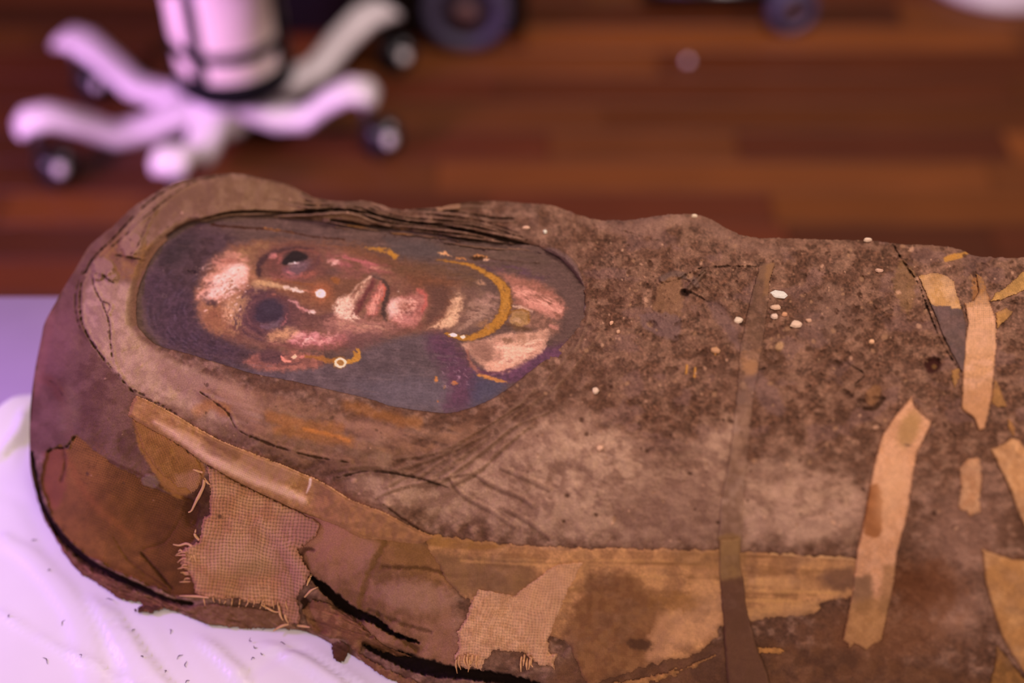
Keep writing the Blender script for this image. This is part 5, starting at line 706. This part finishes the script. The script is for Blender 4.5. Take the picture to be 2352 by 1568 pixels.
# ================================================================== floor of hardwood strips
M_floor = mat('hardwood', .42, .0, 1, 0, 10, .35, objcol=True)
nt = M_floor.node_tree; N_t = nt.nodes; tcn = [n for n in N_t if n.type == 'TEX_COORD'][0]; nz = [n for n in N_t if n.type == 'TEX_NOISE'][0]; mp = N_t.new('ShaderNodeMapping'); mp.inputs['Scale'].default_value = (2.2, 26, 1); nt.links.new(tcn.outputs['Generated'] if False else tcn.outputs['Object'], mp.inputs[0]); nt.links.new(mp.outputs[0], nz.inputs['Vector']); nz.inputs['Scale'].default_value = 1.6; mrn = [n for n in N_t if n.type == 'MAP_RANGE'][0]; mrn.inputs[3].default_value = .72; mrn.inputs[4].default_value = 1.3
floor = bm_obj('floor', rbox((0, 2.2, -.03), (9, 8, .04), 0), mat('subfloor', .9, .1, 30, 0, 10, .2, base=(.01, .005, .003)), sm=False); tag(floor, kind='structure')
tag(bm_obj('wall_back', rbox((0, 6.1, 1.6), (9, .12, 3.4), 0), mat('gallery_wall', .9, .04, 8, 0, 10, .2, base=(.10, .07, .07)), sm=False), kind='structure')
PW = .092; PL = [(98, 53, 30), (84, 43, 22), (90, 44, 26), (76, 36, 20), (102, 56, 30), (82, 38, 24), (92, 50, 24), (72, 34, 20)]
plank_me = {}
def plank(x0, x1, y0, z=0):
    L_ = round((x1-x0)*20)/20; 
    if L_ not in plank_me:
        bm = rbox((0, 0, -.005), (1, 1, 1), 0); bmesh.ops.scale(bm, vec=(x1-x0-.0015, PW-.0015, .01), verts=bm.verts); bmesh.ops.bevel(bm, geom=[e for e in bm.edges], offset=.0008, segments=1, affect='EDGES'); me = bpy.data.meshes.new('plank'); bm.to_mesh(me); bm.free(); me.materials.append(M_floor); plank_me[L_] = me
    o = bpy.data.objects.new('plank', plank_me[L_]); COL.objects.link(o); o.location = ((x0+x1)/2, y0+PW/2, -.005); o.parent = floor; return o
FX = {  # strips that read in the photograph: row start y -> list of (x end, tone)
}
rp = np.random.RandomState(23); yy0 = .72; row = 0; npl = 0
while yy0 < 4.1:
    x0 = -2.4-rp.rand()*.5; lim = 2.6
    while x0 < lim:
        L_ = rp.choice([.35, .5, .65, .8, 1.0]); o = plank(x0, x0+L_, yy0); c = np.array(PL[rp.randint(len(PL))])*rp.uniform(.85, 1.15); c = c*(1.0+.12*smooth(-.2, .9, x0)); o.color = (*(lin(c)/ILL*np.array([.60, .43, .28])), 1); x0 += L_; npl += 1  # planks painted lighter to the right, imitating stronger light there
    yy0 += PW; row += 1
# ================================================================== white five-star chair
M_wh = mat('white_lacquer', .35, .02, 20, 0, 10, .5, base=(.62, .57, .58)); M_bk = mat('black_plastic', .3, .05, 40, 0, 10, .5, base=(.006, .006, .008)); M_ch = mat('chrome_cap', .12, .02, 20, 0, 10, .5, base=(.85, .82, .86), metal=1)
chair = bpy.data.objects.new('swivel_chair', None); COL.objects.link(chair); CX, CY = -.535, 2.165; chair.location = (CX, CY, 0); tag(chair, 'white five-star office chair base with black castors behind the table', 'chair')
def sweep(path, wds, hts):
    bm = bmesh.new(); rings = []; p = [Vector(q) for q in path]
    for i, q in enumerate(p):
        t = (p[min(i+1, len(p)-1)]-p[max(i-1, 0)]).normalized(); s = t.cross(Vector((0, 0, 1))).normalized(); u_ = s.cross(t); ww_, h_ = wds[i], hts[i]
        rings.append([bm.verts.new(q+s*a*ww_/2+u_*b*h_/2) for a, b in ((-1, -.5), (-1, .4), (-.8, .85), (-.35, 1), (.35, 1), (.8, .85), (1, .4), (1, -.5), (.8, -1), (-.8, -1))])
    for a, b in zip(rings, rings[1:]):
        for i in range(10): bm.faces.new((a[i], a[(i+1) % 10], b[(i+1) % 10], b[i]))
    bm.faces.new(rings[0]); bm.faces.new(rings[-1]); return bm
tips = [(40, 292), (140, 88), (900, 22), (862, 222), (385, 398)]
for k, (u, v) in enumerate(tips):
    e = at(u, v, .115)-Vector((CX, CY, .115)); L_ = e.length; d = e.normalized(); bnd = Vector((-d.y, d.x, 0))
    pth = []; zz = [.088, .080, .058, .060, .100, .126, .124, .110]; fr_ = [.06, .2, .38, .55, .70, .84, .95, 1.0]
    for f, z_ in zip(fr_, zz): pth.append(d*L_*f+Vector((0, 0, z_))+bnd*0)
    bm_obj('leg', sweep(pth, [.085, .070, .060, .058, .060, .066, .066, .056], [.036, .036, .034, .032, .030, .028, .026, .016]), M_wh, chair)
    # castor: stem, hooded twin wheels, white cap added as the gloss highlight, turned to the camera
    cc = d*(L_*.93)+Vector((.028, -.01, .033)); bm = bmesh.new(); M_ = Matrix.Translation(cc) @ Matrix.Rotation(math.radians([58, 62, 60, 55, 60][k]), 4, 'Z') @ Matrix.Rotation(math.pi/2, 4, 'Y')
    cst = bm_obj('castor', lathe([(0, -.030), (.024, -.030), (.031, -.024), (.033, -.008), (.028, -.003), (.028, .003), (.033, .008), (.031, .024), (.024, .030), (0, .030)], 28, M_), M_bk, chair)
    bm_obj('highlight_cap', lathe([(0, .037), (.009, .035), (.0135, .029), (0, .028)], 20, Matrix.Translation(cc) @ Matrix.Rotation(math.radians(-62), 4, 'Z') @ Matrix.Rotation(math.radians(70), 4, 'Y') @ Matrix.Translation((0, 0, .004))), M_wh, cst)
    bm_obj('stem', lathe([(.008, .045), (.008, .105), (0, .105)], 12, Matrix.Translation(d*(L_*.93))), M_bk, cst)
bm_obj('hub', lathe([(0, .03), (.05, .03), (.062, .05), (.060, .098), (.045, .108), (0, .108)], 36), M_wh, chair)
ck = Vector((.030, .035, 0)); cyl = [(0, .118), (.098, .118), (.106, .130), (.106, .152), (.100, .156), (.100, .205), (.104, .207), (.104, .214), (.100, .216), (.100, .42), (0, .42)]
M_ring = mat('matt_black_rubber', .7, .05, 40, 0, 10, .12, base=(.004, .0035, .005))
def cyl_bm(prof): return lathe(prof, 64, Matrix.Translation(ck))
bm_obj('column_cover', cyl_bm([(.099, .150), (.100, .205), (.100, .216), (.100, .42), (0, .42)]), mat('cream_gloss', .22, .02, 20, 0, 10, .6, base=(.85, .74, .66)), chair)
bm_obj('base_ring', cyl_bm([(0, .112), (.098, .112), (.108, .122), (.108, .160), (.099, .164)]), M_ring, chair); bm_obj('middle_ring', cyl_bm([(.1, .203), (.106, .205), (.106, .223), (.1, .225)]), M_ring, chair)
for a0 in (-113, -20):  # black strips added in place of dark reflections on the glossy cover
    a = math.radians(a0); bm_obj('reflection_strip', rbox((ck.x+.0975*math.cos(a), ck.y+.0975*math.sin(a), .29), (.020, .026, .27), .003, None) if False else rbox((ck.x+.0975*math.cos(a), ck.y+.0985*math.sin(a), .285), (.028, .012, .265), .002), M_ring, chair)
bm_obj('seat', lathe([(0, .43), (.2, .425), (.235, .44), (.24, .47), (.22, .5), (0, .505)], 48), M_bk, chair)
# ================================================================== dark equipment behind
cart = bpy.data.objects.new('equipment_cart', None); COL.objects.link(cart); cart.location = (.445, 2.8, 0); tag(cart, 'narrow black equipment cart on small castors at the top edge of the floor', 'cart')
bm_obj('cabinet', rbox((0, .02, .40), (.32, .40, .68), .02), M_bk, cart); bm_obj('base_plate', rbox((.0, .02, .045), (.33, .42, .03), .01), M_bk, cart)
M_gw = mat('grey_rubber', .6, .05, 40, 0, 10, .4, base=(.055, .046, .085)); M_gd = mat('dark_rim', .5, .05, 40, 0, 10, .4, base=(.03, .02, .035)); M_hb = mat('tan_hub', .5, .05, 40, 0, 10, .4, base=(.09, .042, .04))
def big_wheel(u, v, r, parent, yw):
    c = at(u, v, 0); c = Vector((c.x, c.y+.004, r)); M_ = Matrix.Translation(c-Vector(parent.location)) @ Matrix.Rotation(math.radians(yw), 4, 'Z') @ Matrix.Rotation(math.pi/2, 4, 'X')
    wl_ = bm_obj('wheel', lathe([(r*.62, -.02), (r*.92, -.02), (r, -.01), (r, .01), (r*.92, .02), (r*.62, .02), (r*.62, -.02)], 48, M_), M_gw, parent); bm_obj('rim', lathe([(0, -.013), (r*.63, -.013), (r*.63, .013), (r*.36, .013), (0, .011)], 40, M_), M_gd, wl_); bm_obj('hub', lathe([(0, .026), (r*.25, .024), (r*.32, .012), (0, .0125)], 30, M_), M_hb, wl_)
    bm_obj('fork', rbox(c-Vector(parent.location)+Vector((0, .03, r*.9)), (.05, .02, r*1.5), .004), M_bk, parent)
big_wheel(1812, 72, .05, cart, 12)
cs = bpy.data.objects.new('flight_case', None); COL.objects.link(cs); cs.location = (-.22, 2.715, 0); tag(cs, 'black boxy case with a large grey wheel standing right of the chair', 'case')
bm_obj('body', rbox((.0, .0, .215), (.50, .42, .41), .015), M_bk, cs); bm_obj('lid', rbox((.0, .0, .44), (.51, .43, .04), .01), M_bk, cs)
big_wheel(1072, 114, .088, cs, 0)
st = bpy.data.objects.new('stand', None); COL.objects.link(st); c = at(2330, 30, 0); st.location = (c.x+.0, c.y+.16, 0); tag(st, 'pale round pedestal stand at the far right of the floor', 'stand')
bm_obj('foot', lathe([(0, 0), (.16, 0), (.17, .006), (.165, .022), (.05, .03), (0, .03)], 48), mat('pale_steel', .4, .03, 20, 0, 10, .5, base=(.42, .36, .40)), st); bm_obj('pole', lathe([(0, .03), (.022, .03), (.022, 1.1), (0, 1.1)], 24), M_bk, st)
c = at(1580, 140, .006); bd = bm_obj('bead', lathe([(0, 0), (.004, .0007), (.0065, .003), (.0065, .008), (.004, .0115), (0, .012)], 16, Matrix.Translation((c.x, c.y, 0))), mat('pearly', .15, 0, 10, 0, 10, .8, base=(.75, .6, .62))); tag(bd, 'tiny pale bead lying alone on the bare floor', 'bead')
